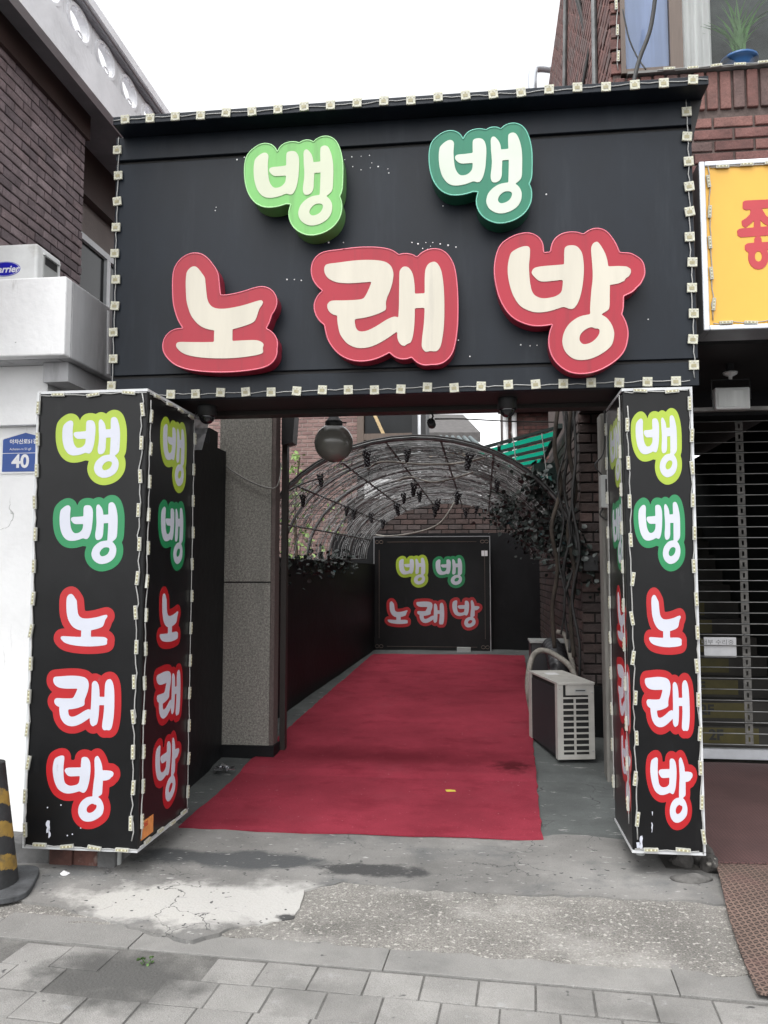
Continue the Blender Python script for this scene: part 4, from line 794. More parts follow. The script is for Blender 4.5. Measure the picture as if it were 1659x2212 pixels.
# globe lamp
gp = PY(721, 957, 5.25); gr = 42.5/FOC*5.28
gl = thing('globe_lamp', (gp.x, 5.25, 2.53), 'frosted globe lamp hanging under the entrance beam', 'lamp')
MB().sphere(gp, gr, 32, 20).build('globe', 'globe', gl, True)
MB().lathe([(.052, gr*.86), (.058, gr*.9), (.058, gr*1.12), (.05, gr*1.16), (.028, gr*1.42), (.016, gr*1.5), (.014, 2.54-gp.z)], gp, 20).build('gallery', 'black_metal', gl, True)
MB().tube([gp+Vector((.05, 0, gr*1.05)), gp+Vector((.085, 0, gr*1.05))], .005, 6).build('set_screw', 'black_metal', gl)
# dome cameras and a small bullet camera
for px_, py_, lab in ((447, 893, 'black dome security camera next to the wide pillar box'), (1096, 884, 'black dome security camera above the green awning')):
    c = PY(px_, py_, 4.82); c.z = 2.56; d = thing('dome_camera', c, lab, 'security camera', 'dome cameras under the board')
    MB().lathe([(.058, .033), (.058, -.03), (.05, -.034)], c, 24).build('housing', 'black_metal', d, True); MB().sphere(c+Vector((0, 0, -.034)), .047, 20, 12).build('dome', 'dome_glass', d, True)
c = PY(932, 915, 5.15); cb = thing('bullet_camera', (c.x, 5.15, c.z), 'small round security camera on a bracket under the beam', 'security camera')
MB().lathe([(.0, -.05), (.026, -.05), (.027, .04), (.0, .042)], c, 16, (0, 1, 0)).build('barrel', 'black_metal', cb, True)
MB().lathe([(.0, -.0515), (.014, -.0515), (.014, -.05)], c, 14, (0, 1, 0)).build('lens', 'dome_glass', cb)
MB().tube([c+Vector((0, .01, .02)), c+Vector((.01, .01, .05)), c+Vector((0, .0, .075))], .006, 6).build('bracket_arm', 'black_metal', cb)
B_((c.x-.065, 5.08, c.z+.07), (c.x+.06, 5.18, 2.66)).build('mount_block', 'black_metal', cb)
# loudspeaker on the post
sp_ = PY(624, 932, 6.6); q = MB(); q.prism([(-.05, -.12), (.045, -.10), (.06, .13), (-.05, .15)], (sp_.x, 6.55, sp_.z), (1, 0, 0), (0, 0, 1), (0, 1, 0), .16)
single('loudspeaker', q, 'black_metal', 'small black loudspeaker hung on the slim dark post', 'loudspeaker')
# cables in the entrance
def cable(pts, r, m, label, cat='cable', group='loose cables about the entrance', n=5): return single('cable', MB().tube(crom_open(pts), r, n), m, label, cat, group, True)
def crom_open(P, k=6):
    P = [Vector(p) for p in P]; out = []
    for i in range(len(P)-1):
        a, b, c, d = P[max(i-1, 0)], P[i], P[i+1], P[min(i+2, len(P)-1)]
        for j in range(k):
            t = j/k; out.append(.5*((2*b)+(c-a)*t+(2*a-5*b+4*c-d)*t*t+(3*b-a-3*c+d)*t**3))
    return out+[P[-1]]
cable([PY(468, 985, 6.38), PY(485, 1005, 6.38), PY(540, 1040, 6.37), PY(590, 1055, 6.37), PY(604, 1035, 6.38), PY(607, 1000, 6.5)], .006, 'cable_grey', 'thin grey cable looping across the stone column')
cable([PY(940, 905, 5.3), PY(1000, 905, 6.5), PY(1100, 910, 7.2), PY(1200, 912, 7.6)], .006, 'wire_dark', 'thin wire crossing from the beam to the brick wall')
cable([PY(612, 990, 6.7), PY(622, 1010, 6.7), PY(618, 1040, 6.7)], .006, 'wire_dark', 'short wire curling below the loudspeaker')
cable([PY(617, 1063, 6.9), PY(660, 1043, 7.05), PY(700, 1030, 7.2)], .007, 'wire_dark', 'taut wire from the dark post to the trellis')
# crumpled clear bag hanging beside the dome camera
bp_ = [PY(*full(x, y), 5.0) for x, y in ((770, 1640), (835, 1610), (810, 1690), (790, 1770), (772, 1790))]
q = MB(); 
for i in range(9):
    for j in range(6): q.v.append(tuple(PY(*full(770+j*13-i*5, 1620+i*19), 4.98+.03*sin(i*2.1+j*1.7))))
q.f = [(i*6+j, i*6+j+1, (i+1)*6+j+1, (i+1)*6+j) for i in range(8) for j in range(5)]; q.mi = [0]*len(q.f)
single('plastic_bag', q, 'bag', 'crumpled clear plastic bag hanging behind the wide pillar box', 'plastic bag', smooth=True)
q = MB(); r = random.Random(8); fc = PZ(485, 1662, gz(6.3)); 
for i in range(10): q.obox(fc+Vector((r.uniform(-.06, .06), r.uniform(-.05, .05), .012)), Vector((1, r.uniform(-1, 1), r.uniform(-.5, .5))).normalized(), Vector((r.uniform(-1, 1)*.3, 1, r.uniform(-1, 1)*.4)).normalized(), (0, 0, 1), .03, .02, .003)
prop(single('litter', q, 'foil', 'crumpled foil litter at the foot of the stone column', 'litter'), kind='stuff')

# ================================================================== TRELLIS ARCH
AR0, AR1 = 7.25, 11.75
def arch(s, th, dr=0.):
    Y = AR0+(AR1-AR0)*s; cx = -.60+.12*s; a = 1.45-.25*s+dr; z0 = 1.66+.12*s; h = 1.12-.30*s+dr
    e = 1.0; c_, s_ = cos(th), sin(th)
    return Vector((cx+a*math.copysign(abs(c_)**e, c_), Y, z0+h*abs(s_)**e))
ar = thing('trellis_arch', (-.55, 9.5, gz(9.5)), 'arched pipe trellis wrapped in dry twigs over the alley', 'trellis')
ths = np.linspace(0, pi, 25)
for s in (0, .17, .36, .56, .78, 1.): MB().tube([arch(s, t) for t in ths], .019 if s == 0 else .016, 8).build('hoop', 'pipe_grey', ar, True)
MB().tube([arch(0, t)+Vector((0, -.03, .02)) for t in ths], .009, 6).build('hoop_cable', 'wire_dark', ar, True)
for k, t in enumerate(np.linspace(0, pi, 10)):
    q = MB(); q.tube([arch(s, t, -.012) for s in np.linspace(0, 1, 8)], .011, 6); q.build('purlin', 'pipe_grey', ar, True)
r = random.Random(21); q = MB(); q2 = MB()
for i in range(520):
    s = r.random(); t0 = r.uniform(0, .9); t1 = r.uniform(t0+.8, pi+.3); t1 = min(t1, pi); sl_ = r.uniform(-.02, .02); dr = r.uniform(-.03, .035); tgt = q if r.random() < .5 else q2; n_ = 14
    tgt.tube([arch(min(max(s+sl_*(j/n_-.5)+r.uniform(-.003, .003), 0), 1), t0+(t1-t0)*j/n_, dr+r.uniform(-.008, .008)) for j in range(n_+1)], r.uniform(.0015, .0032), 3, False)
for i in range(1500):
    s = r.random(); t = r.uniform(.3, 2.9); ds, dt = r.uniform(-.06, .06), r.uniform(-.12, .12); dr = r.uniform(-.05, .03)
    (q if r.random() < .55 else q2).tube([arch(min(max(s+ds*k, 0), 1), t+dt*k, dr+r.uniform(-.02, .02)) for k in (0, .35, .7, 1)], r.uniform(.0015, .0035), 3, False)
q.build('twig_weave', 'twig', ar, kind='stuff'); q2.build('pale_twigs', 'twig_pale', ar, kind='stuff')
for k, (s, t0, t1) in enumerate(((.05, 1.1, 2.0), (.3, 1.2, 1.9))):
    MB().tube(crom_open([arch(s, t0, -.03), arch(s+.08, t0+.2, -.10), arch(s+.05, (t0+t1)/2, -.16), arch(s+.1, t1-.15, -.05), arch(s+.16, t1, -.02)]), .011, 6).build('cut_branch', 'hose', ar, True)
MB().tube(crom_open([PY(982, 1085, 11.6), PY(950, 1130, 11.5), PY(900, 1150, 11.6), PY(840, 1158, 11.9), PY(810, 1155, 12.2)]), .012, 6).build('hanging_vine', 'hose', ar, True)
MB().tube([arch(.02, 1.05, .10), arch(.10, 1.0, -.02)], .016, 6).build('stray_pipe', 'black_metal', ar)
def leaf(q, p, sz, r):
    d = Vector((r.uniform(-1, 1), r.uniform(-1, 1), r.uniform(-1, .3))).normalized(); u = d.orthogonal().normalized(); u = (Matrix.Rotation(r.uniform(0, 6.3), 3, d) @ u); n = d.cross(u)
    P = [(0, 0, 0), (.45, .35, .08), (.35, .75, 0), (0, 1, -.1), (-.35, .75, 0), (-.45, .35, .08)]
    q.add([p+u*a*sz+d*b*sz+n*c*sz for a, b, c in P], [(0, 1, 2, 3), (0, 3, 4, 5)])
def garland(label, pts, spread, count, seed, sizes=(.03, .065)):
    r = random.Random(seed); root = thing('ivy_garland', sum(pts, Vector())/len(pts), label, 'garland', 'artificial ivy on the trellis')
    qs = [MB() for _ in range(3)]
    for i in range(count):
        k = r.random()*(len(pts)-1); a = int(k); p = pts[a].lerp(pts[a+1], k-a)+Vector((r.gauss(0, spread[0]), r.gauss(0, spread[1]), r.gauss(0, spread[2])-abs(r.gauss(0, spread[2]*.5))))
        m = r.random(); leaf(qs[0 if m < .76 else 1 if m < .985 else 2], p, r.uniform(*sizes), r)
    for q, m, nm in zip(qs, ('leaf_dark', 'leaf_grey', 'leaf_teal'), ('dark_leaves', 'dusty_leaves', 'faded_leaves')):
        if q.v: q.build(nm, m, root, kind='stuff')
    MB().tube(crom_open([p+Vector((0, 0, .01*sin(i*3))) for i, p in enumerate(pts)]), .006, 5).build('stem', 'bark', root)
garland('ivy hanging from the trellis foot over the low black wall', [arch(s, pi, -.03) for s in (0, .2, .4, .6, .75)], (.06, .14, .08), 520, 5, (.03, .07))
garland('thick dusty ivy at the trellis foot beside the brick pier', [arch(0, .0), arch(.05, .2, -.05), arch(.1, .35, -.08), arch(.12, .5, -.06)], (.08, .12, .13), 700, 6, (.03, .07))
garland('ivy along the lower trellis rail above the air conditioner', [arch(s, .3+.25*s, -.06) for s in (.05, .2, .4, .6, .8)], (.10, .14, .11), 900, 7, (.028, .065))
garland('heavy dark ivy sagging inside the trellis roof', [arch(s, .75+.1*s, -.10) for s in (.35, .5, .65, .8)], (.11, .16, .09), 420, 11, (.028, .065))
garland('dark ivy clump high on the trellis beside the awning', [arch(0, .75, .02), arch(.02, .65, .0), arch(.06, .58, -.03)], (.08, .06, .06), 260, 9, (.03, .07))
# grape bunches (plastic)
def bunch_mesh():
    q = MB(); r = random.Random(2)
    for i in range(26):
        h = i/26; rad = .035*(1-h*.8); a = i*2.4; q.sphere((rad*cos(a)*r.uniform(.6, 1), rad*sin(a)*r.uniform(.6, 1), -.02-h*.12), .0125, 6, 4)
    q.tube([(0, 0, .02), (0, 0, -.06)], .003, 4); me = bpy.data.meshes.new('grape_bunch'); me.from_pydata(q.v, [], q.f); me.materials.append(MATS['grape']); me.polygons.foreach_set('use_smooth', [True]*len(me.polygons)); return me
gme = bunch_mesh(); r = random.Random(4)
for px_, py_ in ((690, 1020), (655, 1065), (790, 968), (880, 968), (1015, 975), (872, 1062), (895, 1040), (905, 1058), (990, 1060), (940, 1090), (1005, 1095), (1030, 1090), (750, 1090), (765, 1096), (800, 1105), (828, 1120), (855, 1085), (1160, 1100), (1075, 1035), (945, 1075)):
    # put each bunch where its sight line meets the inside of the trellis
    best = None
    for s in np.linspace(0, 1, 60):
        p = PY(px_, py_, AR0+(AR1-AR0)*s); c = arch(s, pi/2); f0 = arch(s, 0)
        a = f0.x-c.x; h = c.z-f0.z; v = ((p.x-c.x)/a)**2+(max(p.z-f0.z, 0)/h)**2
        if best is None or abs(v-.93) < best[0]: best = (abs(v-.93), p)
    o = bpy.data.objects.new('grape_bunch', gme); COL.objects.link(o); o.location = best[1]; k_ = r.uniform(.9, 1.3); o.scale = (k_, k_, k_); o.rotation_euler = (r.uniform(-.2, .2), r.uniform(-.2, .2), r.uniform(0, 6))
    prop(o, 'dark plastic grape bunch hanging from the twig trellis', 'grape bunch', 'plastic grapes hung from the trellis')

# ================================================================== RIGHT BRICK BUILDING
rh = thing('brick_building', (2.0, 7.0, 0), 'red brick building with upstairs window rising beside the sign', 'building')
XW = .87; YF = 5.2; ZB = 3.05
# alley side wall (full height from the pier back, overhanging storey in front)
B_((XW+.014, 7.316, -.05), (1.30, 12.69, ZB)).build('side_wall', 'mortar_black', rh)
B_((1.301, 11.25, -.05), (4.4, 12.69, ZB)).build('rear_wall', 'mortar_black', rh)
sill = PY(1560, 152, YF).z; soldb = sill-.26; wl = PY(1340, 80, YF).x
B_((XW+.014, YF+.016, ZB+.002), (4.4, YF+.5, sill)).build('upper_wall', 'mortar_red', rh)
B_((XW+.014, YF+.016, sill+.001), (wl, YF+.5, 7.6)).build('upper_wall', 'mortar_red', rh)
B_((XW+.014, YF+.501, ZB+.002), (4.4, 10.6, 7.6)).build('upper_wall', 'mortar_red', rh)
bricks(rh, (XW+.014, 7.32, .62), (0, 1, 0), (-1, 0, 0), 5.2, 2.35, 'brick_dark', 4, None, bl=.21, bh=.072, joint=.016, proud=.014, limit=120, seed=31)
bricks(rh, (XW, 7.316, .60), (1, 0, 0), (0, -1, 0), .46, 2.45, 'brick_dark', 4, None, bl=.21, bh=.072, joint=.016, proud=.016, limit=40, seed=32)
B_((XW+.0, 7.30, -.05), (1.298, 7.314, .585)).build('black_skirting', 'wall_black', rh)
bricks(rh, (XW+.014, YF+.02, 4.0), (0, 1, 0), (-1, 0, 0), 5.3, 3.5, 'brick_red', 4, None, bl=.2, bh=.068, joint=.016, proud=.012, limit=70, seed=33, face_margin=5)
bricks(rh, (XW, YF+.016, 3.3), (1, 0, 0), (0, -1, 0), 3.0, soldb-3.3-.006, 'brick_red', 4, None, bl=.235, bh=.062, joint=.016, proud=.014, limit=60, seed=34)
bricks(rh, (XW, YF+.016, sill+.02), (1, 0, 0), (0, -1, 0), .09, 2.8, 'brick_red', 4, None, bl=.2, bh=.068, joint=.016, proud=.014, limit=20, seed=35)
r = random.Random(5); x = XW+.02; k = 0; sm = []
for j in range(4):
    q = MB(); q.box((-.033, -.016, -.125), (.033, .02, .125)); o = q.build('soldier_brick', 'brick_red%d' % j); bevel(o, .004, 1); sm.append(o.data); bpy.data.objects.remove(o)
while x < 3.4:
    o = bpy.data.objects.new('soldier_brick', sm[r.randrange(4)]); COL.objects.link(o); o.parent = rh; o.location = Vector((x+.035, YF+.012+r.uniform(-.003, .003), (sill+soldb)/2))-rh.location; x += .082
B_((XW+.1, YF-.03, sill+.002), (3.4, YF+.02, sill+.018)).build('window_sill', 'cable_grey', rh)
# upstairs window
wl, m0, m1 = PY(1340, 80, YF).x, PY(1446, 80, YF).x, PY(1474, 80, YF).x
wn = MB().box((wl, YF-.012, sill+.02), (wl+.03, YF+.05, 7.2)).box((m0, YF-.012, sill+.02), (m1, YF+.05, 7.2)).box((wl+.031, YF-.008, sill+.02), (m0-.001, YF+.05, sill+.05)).build('window_frame', 'window_frame_brown', rh)
B_((wl+.03, YF+.03, sill+.05), (m0, YF+.034, 7.2)).build('curtain', 'curtain_blue', rh)
B_((m1, YF+.30, sill+.02), (3.4, YF+.304, 7.2)).build('room_back', 'hazy_room', rh)
q = MB(); n_ = 14; cw0, cw1 = m1, PY(1548, 80, YF).x
for i in range(n_+1):
    x = cw0+(cw1-cw0)*i/n_; 
    for z, tp in ((sill+.03, 1), (sill+.3, 1.), (7.2, 1)): q.v.append((x, YF+.10+.02*sin(i*1.9), z))
q.f = [(i*3+j, (i+1)*3+j, (i+1)*3+j+1, i*3+j+1) for i in range(n_) for j in range(2)]; q.mi = [0]*len(q.f); q.build('curtain', 'curtain_white', rh, True)
gm_ = bpy.data.materials.new('window_glass'); gm_.use_nodes = True; MATS['window_glass'] = gm_; n = gm_.node_tree.nodes; L = gm_.node_tree.links
tr_ = n.new('ShaderNodeBsdfTransparent'); gs = n.new('ShaderNodeBsdfGlossy'); gs.inputs['Roughness'].default_value = .03; fr = n.new('ShaderNodeFresnel'); fr.inputs[0].default_value = 1.5; mx = n.new('ShaderNodeMixShader')
L.new(fr.outputs[0], mx.inputs[0]); L.new(tr_.outputs[0], mx.inputs[1]); L.new(gs.outputs[0], mx.inputs[2]); L.new(mx.outputs[0], n['Material Output'].inputs['Surface'])
MB().quad((wl+.03, YF+.01, sill+.05), (m0, YF+.01, sill+.05), (m0, YF+.01, 7.2), (wl+.03, YF+.01, 7.2)).build('window_pane', 'window_glass', rh)
MB().quad((m1, YF+.01, sill+.02), (3.4, YF+.01, sill+.02), (3.4, YF+.01, 7.2), (m1, YF+.01, 7.2)).build('window_pane', 'window_glass', rh)
# potted plant in the window
pc = PY(1597, 148, YF+.08); pc.z = sill+.021
pt = thing('potted_plant', pc, 'spiky green plant in a blue pot behind the upstairs window', 'plant')
MB().lathe([(.0, 0), (.07, 0), (.085, .04), (.10, .07), (.118, .072), (.118, .088), (.10, .088), (.095, .07), (0, .07)], pc, 20).build('pot', 'pot_blue', pt, True)
q = MB(); r = random.Random(3)
for i in range(44):
    a = r.uniform(0, 2*pi); ln = r.uniform(.2, .5); lean = r.uniform(.15, .9); d = Vector((cos(a), sin(a)*.25, 0)); sidev = Vector((-sin(a)*.3, cos(a)*.1, .0)).normalized()*.013; b0 = pc+Vector((r.uniform(-.03, .03), 0, .09+r.uniform(0, .05))); P = []
    for j in range(6):
        t = j/5; c = b0+Vector((0, 0, ln*(t-.35*lean*t*t)))+d*ln*lean*t*t*.9; w_ = (1-t)**.7; P += [c-sidev*w_, c+sidev*w_+Vector((0, 0, .001))]
    q.add(P, [(2*j, 2*j+1, 2*j+3, 2*j+2) for j in range(5)])
q.build('leaves', 'leaf_green', pt, kind='stuff')
# LED bars on the sill and the window edge
led_string((PY(1455, 163, YF-.03).x-.1, YF-.031, sill+.012), (2.6, YF-.031, sill+.012), 10, (0, -1, 0), 'bar', 'bar LEDs along the sill of the upstairs window', 'light strings on the brick building', along=True)
led_string((wl-.02, YF-.003, sill+.05), (wl-.02, YF-.003, 6.6), 10, (0, -1, 0), 'bar', 'bar LEDs up the edge of the upstairs window', 'light strings on the brick building')
# cables down the building
def wire_run(pts, r, m, lab): cable(pts, r, m, lab, group='black cables strung on the brick building')
wire_run([PY(1418, -30, 5.0), PY(1405, 60, 5.0), PY(1380, 130, 4.98), PY(1368, 180, 4.95)], .014, 'wire_dark', 'thick black cable crossing the blue curtain window')
wire_run([PY(1345, 20, 5.1), PY(1358, 80, 5.1), PY(1375, 120, 5.1), PY(1395, 150, 5.05)], .005, 'wire_dark', 'twisted thin black wire over the blue curtain window')
wire_run([PY(1240, -30, 6.6), PY(1268, 90, 6.5), PY(1262, 190, 6.5), PY(1255, 260, 6.5)], .022, 'wire_dark', 'black cable bundle bowing across the red side wall')
wire_run([PY(1300, -30, 6.0), PY(1275, 100, 6.2), PY(1258, 190, 6.3), PY(1250, 260, 6.4)], .014, 'wire_dark', 'black cable crossing the bowed cable bundle')
for i, (x0, x1) in enumerate(((1222, 1219), (1282, 1286))):
    a = PX(x0, -40, XW-.02); b = PX(x1, 230, XW-.02); MB().tube([a, b], .02, 8).build('wall_conduit', 'pipe_grey', rh)
# stainless vent elbow
vp = thing('vent_pipe', PY(1155, 190, 9.6), 'silver vent pipe elbow beside the red brick side wall', 'vent pipe')
MB().tube(crom_open([PY(1152, 260, 9.6), PY(1150, 175, 9.6), PY(1154, 152, 9.6), PY(1166, 146, 9.6), PY(1190, 148, 9.6)]), .055, 12).build('pipe', 'alu', vp, True)
# overhang soffit, shop front header, jambs
B_((XW+.016, YF+.02, ZB-.06), (4.4, 7.31, ZB)).build('overhang_soffit', 'soffit_black', rh)
B_((1.20, 6.60, 2.80), (4.4, 6.9, ZB-.062)).build('shop_header', 'wall_black', rh)
B_((1.14, 6.2, -.05), (1.30, 7.2, ZB-.062)).build('door_jamb', 'wall_black', rh)
# weathered pilaster with meter box
pl = thing('pilaster', (.9, 6.15, gz(6.1)), 'narrow weathered concrete post behind the narrow pillar box', 'post')
x0_, x1_ = PY(1304, 1300, 6.1).x, PY(1342, 1300, 6.1).x
bevel(B_((x0_, 6.1, .02), (x1_, 6.25, 2.74)).build('post_shaft', 'weathered', pl), .006, 1); bevel(B_((x0_+.03, 6.085, .22), (x0_+.055, 6.099, 2.7)).build('post_rib', 'weathered', pl), .003, 1)
mp = PY(1302, 1062, 6.05); mb_ = thing('meter_box', (mp.x, 6.05, mp.z-.1), 'small pale electrical box with printed label on the weathered post', 'electrical box')
bevel(B_((mp.x-.018, 6.02, mp.z-.12), (mp.x+.045, 6.098, mp.z+.12)).build('box_body', 'plastic_grey', mb_), .006, 2); B_((mp.x+.015, 6.0185, mp.z-.05), (mp.x+.03, 6.0195, mp.z+.09)).build('label', 'ink', mb_)
wire_run([mp+Vector((.0, 0, .12)), mp+Vector((-.05, 0, .2)), mp+Vector((.02, .02, .32)), mp+Vector((.03, .03, .75))], .006, 'wire_dark', 'loose wires rising from the small electrical box')
wire_run([mp+Vector((.0, 0, -.12)), mp+Vector((-.02, 0, -.17)), mp+Vector((.03, 0, -.2)), mp+Vector((.045, .03, -.1))], .007, 'wire_dark', 'looped wire under the small electrical box')
# cable trunks down the alley wall
for i, (xa, xb, yb, rr) in enumerate(((1233, 1240, 1420, .03), (1222, 1230, 1410, .022), (1244, 1226, 1380, .018), (1215, 1212, 1370, .014), (1205, 1198, 1400, .03), (1238, 1250, 1500, .02))):
    Yw = 7.2; pts = [PY(xa, 880, Yw)]+[PY(xa+(xb-xa)*k_/6+(-1)**(i+k_)*(4+2*((i*3+k_) % 4)), 880+(yb-880)*k_/6, Yw-.02*i+.03*((k_*i) % 3)) for k_ in range(1, 6)]+[PY(xb, yb, Yw)]
    cable(pts, rr*.62, 'bark' if i in (0, 4) else 'wire_dark', ['thick dusty conduit down the corner of the brick pier', 'black conduit beside the dusty conduit on the pier', 'black cable crossing the conduits on the pier', 'thin black cable hanging past the ivy', 'dark pipe rising behind the ivy into the wall', 'black cable dropping behind the floor air conditioner'][i], group='cables on the alley brick wall', n=7)
cable([PY(1170, 935, 8.6), PY(1178, 1000, 8.6), PY(1186, 1060, 8.6), PY(1188, 1090, 8.6)], .006, 'wire_white', 'thin white wire dangling from the green awning', group='white wires at the awning')
cable([PY(1104, 933, 8.4), PY(1110, 960, 8.4), PY(1117, 1030, 8.4), PY(1120, 1080, 8.4)], .006, 'wire_white', 'white wire hanging in front of the green awning slats', group='white wires at the awning')
jb = PY(1274, 1215, 7.2); single('junction_box', bevel(B_((0, 0, 0), (1, 1, 1)).build('t', 'ink'), .001) and B_((jb.x-.05, 7.2, jb.z-.07), (jb.x+.07, 7.295, jb.z+.06)), 'black_metal', 'small black junction box on the brick pier', 'electrical box'); bpy.data.objects.remove(bpy.data.objects['t'])

# ================================================================== FLOOR AIR CONDITIONER
fa = thing('air_conditioner', (.62, 7.1, gz(6.9)), 'dirty white outdoor air conditioner standing on the alley floor', 'air conditioner')
zb_ = gz(6.7)+.022; A0 = PZ(1207, 1641, zb_); d_ = Vector((-.21, .98, 0)).normalized(); w_ = Vector((d_.y, -d_.x, 0)); up_ = Vector((0, 0, 1)); Wd, Ln, Ht = .285, .80, .565
def acp(a, b, c): return A0+w_*a+d_*b+up_*c
q = MB(); q.obox(acp(Wd/2, Ln/2, Ht/2), w_, d_, up_, Wd/2-.006, Ln/2-.006, Ht/2-.004); q.build('cabinet', 'grille_dark', fa)
# side panel with louvre slots: frame bars
q = MB(); f_ = .004
q.obox(acp(.02, -f_/2, Ht/2), w_, d_, up_, .02, f_, Ht/2); q.obox(acp(Wd-.022, -f_/2, Ht/2), w_, d_, up_, .022, f_, Ht/2); q.obox(acp(Wd/2-.01, -f_/2, Ht*.415), w_, d_, up_, .008, f_, Ht*.415)
for k in range(11): q.obox(acp(Wd/2, -f_/2-.0005, .018+k*.0445), w_, d_, up_, Wd/2-.001, f_, .0065 if k else .018)
q.obox(acp(Wd/2+.03, -f_/2-.0006, Ht-.04), w_, d_, up_, Wd/2-.032, f_, .04)
o = q.build('louvre_panel', 'dirty_metal', fa)
q = MB(); q.obox(acp(Wd*.62, -.0098, Ht-.045), w_, d_, up_, .045, .001, .014); q.build('name_label', 'plastic_grey', fa); MB().obox(acp(Wd*.62, -.0112, Ht-.045), w_, d_, up_, .038, .0005, .004).build('label_print', 'ink', fa)
q = MB(); q.obox(acp(Wd/2, Ln/2-.01, Ht+.008), w_, d_, up_, Wd/2+.006, Ln/2+.004, .010); bevel(q.build('top_cover', 'dirty_metal', fa), .004, 2)
for b_, h_ in ((.02, .03), (Ln-.03, .04)): MB().obox(acp(-.001, b_, Ht/2), d_, up_, w_, h_, Ht/2, .006).build('corner_post', 'dirty_metal', fa)
q = MB(); 
for k in range(44): q.obox(acp(-.004, .06+k*(Ln-.14)/44, Ht/2), d_, up_, w_, .0022, Ht/2-.03, .003)
q.build('coil_fins', 'duct', fa, kind='stuff')
for b in (.1, Ln-.1): q = MB(); q.obox(acp(Wd/2, b, -.011), w_, d_, up_, Wd/2-.02, .03, .010); q.build('foot', 'duct', fa)
for a, c in ((.015, Ht-.03), (Wd-.015, Ht-.06), (Wd-.014, .06)): MB().sphere(acp(a, -.009, c), .006, 8, 6).build('screw', 'steel', fa)
lb_ = MB().obox(acp(.12, .55, Ht+.0185), w_, d_, up_, .05, .07, .0005).build('rating_label', 'paper', fa)
# second unit with duct and hoses behind it
db = thing('extractor_fan', (.55, 8.2, gz(8.2)), 'black extractor box with ribbed duct behind the floor air conditioner', 'extractor fan')
e0, e1 = PY(1146, 1388, 8.3), PY(1218, 1388, 8.3)
bevel(B_((e0.x, 8.25, e0.z-.30), (e1.x+.05, 8.6, e0.z)).build('fan_box', 'duct', db), .008, 1); B_((e0.x-.01, 8.235, e0.z+.001), (e1.x+.06, 8.61, e0.z+.02)).build('box_lid', 'plastic_grey', db)
for x in (e0.x+.03, e1.x): B_((x-.02, 8.3, gz(8.3)-.02), (x+.02, 8.55, e0.z-.302)).build('stand_leg', 'duct', db)
q = MB(); cpts = crom_open([PY(1190, 1395, 8.15), PY(1200, 1412, 8.0), PY(1205, 1440, 7.85), PY(1206, 1470, 7.8)], 10); q.tube(cpts, [.085+.008*(i % 3 == 0) for i in range(len(cpts))], 16); q.build('ribbed_duct', 'duct', db, True)
cable([PY(1150, 1545, 7.6), PY(1140, 1480, 7.6), PY(1150, 1420, 7.7), PY(1175, 1405, 7.75), PY(1215, 1425, 7.6), PY(1238, 1450, 7.5), PY(1243, 1480, 7.45)], .026, 'hose', 'fat pale lagged hose arching behind the floor air conditioner', cat='hose', group='pale lagged hoses', n=10)
cable([PY(1205, 1365, 8.1), PY(1220, 1372, 8.0), PY(1228, 1400, 7.9), PY(1236, 1430, 7.8), PY(1240, 1455, 7.7)], .024, 'hose', 'pale lagged hose climbing beside the ribbed duct', cat='hose', group='pale lagged hoses', n=10)

# ================================================================== GREEN AWNING
am = MATS['awning_green']; n = am.node_tree.nodes; L = am.node_tree.links; tl_ = n.new('ShaderNodeBsdfTranslucent'); tl_.inputs[0].default_value = (.006, .24, .155, 1); mx = n.new('ShaderNodeMixShader'); mx.inputs[0].default_value = .75
L.new(n['Principled BSDF'].outputs[0], mx.inputs[1]); L.new(tl_.outputs[0], mx.inputs[2]); L.new(mx.outputs[0], n['Material Output'].inputs['Surface'])
aw = thing('awning', (.4, 9.5, 2.9), 'translucent green awning with dark slats on the brick wall', 'awning')
C00, C10, C11, C01 = PY(1020, 972, 8.4), PY(1210, 920, 8.4), PY(1168, 1000, 10.4), PY(1082, 1014, 10.4)
def aq(a, b, dz=0): return (C00.lerp(C10, a)).lerp(C01.lerp(C11, a), b)+Vector((0, 0, dz))
nb = 4
for k in range(nb):
    b0, b1 = k/nb+.10, (k+1)/nb-.02
    MB().quad(aq(.02, b0), aq(.98, b0), aq(.98, b1), aq(.02, b1)).build('green_panel', 'awning_green', aw)
q = MB()
for k in range(nb+1): q.bar(aq(0, k/nb+.02, .0), aq(1, k/nb+.02, .0), .05, .03)
for a in (0, 1): q.bar(aq(a, 0), aq(a, 1), .05, .05)
q.build('awning_frame', 'awning_frame', aw)
q = MB(); q.bar(PY(1128, 1036, 8.8), PY(1192, 1034, 8.8), .07, .05); q.build('wall_bracket', 'green_steel', aw)
B_((.60, 9.2, 2.25), (.865, 11.6, 2.80)).build('side_board', 'awning_frame', aw)

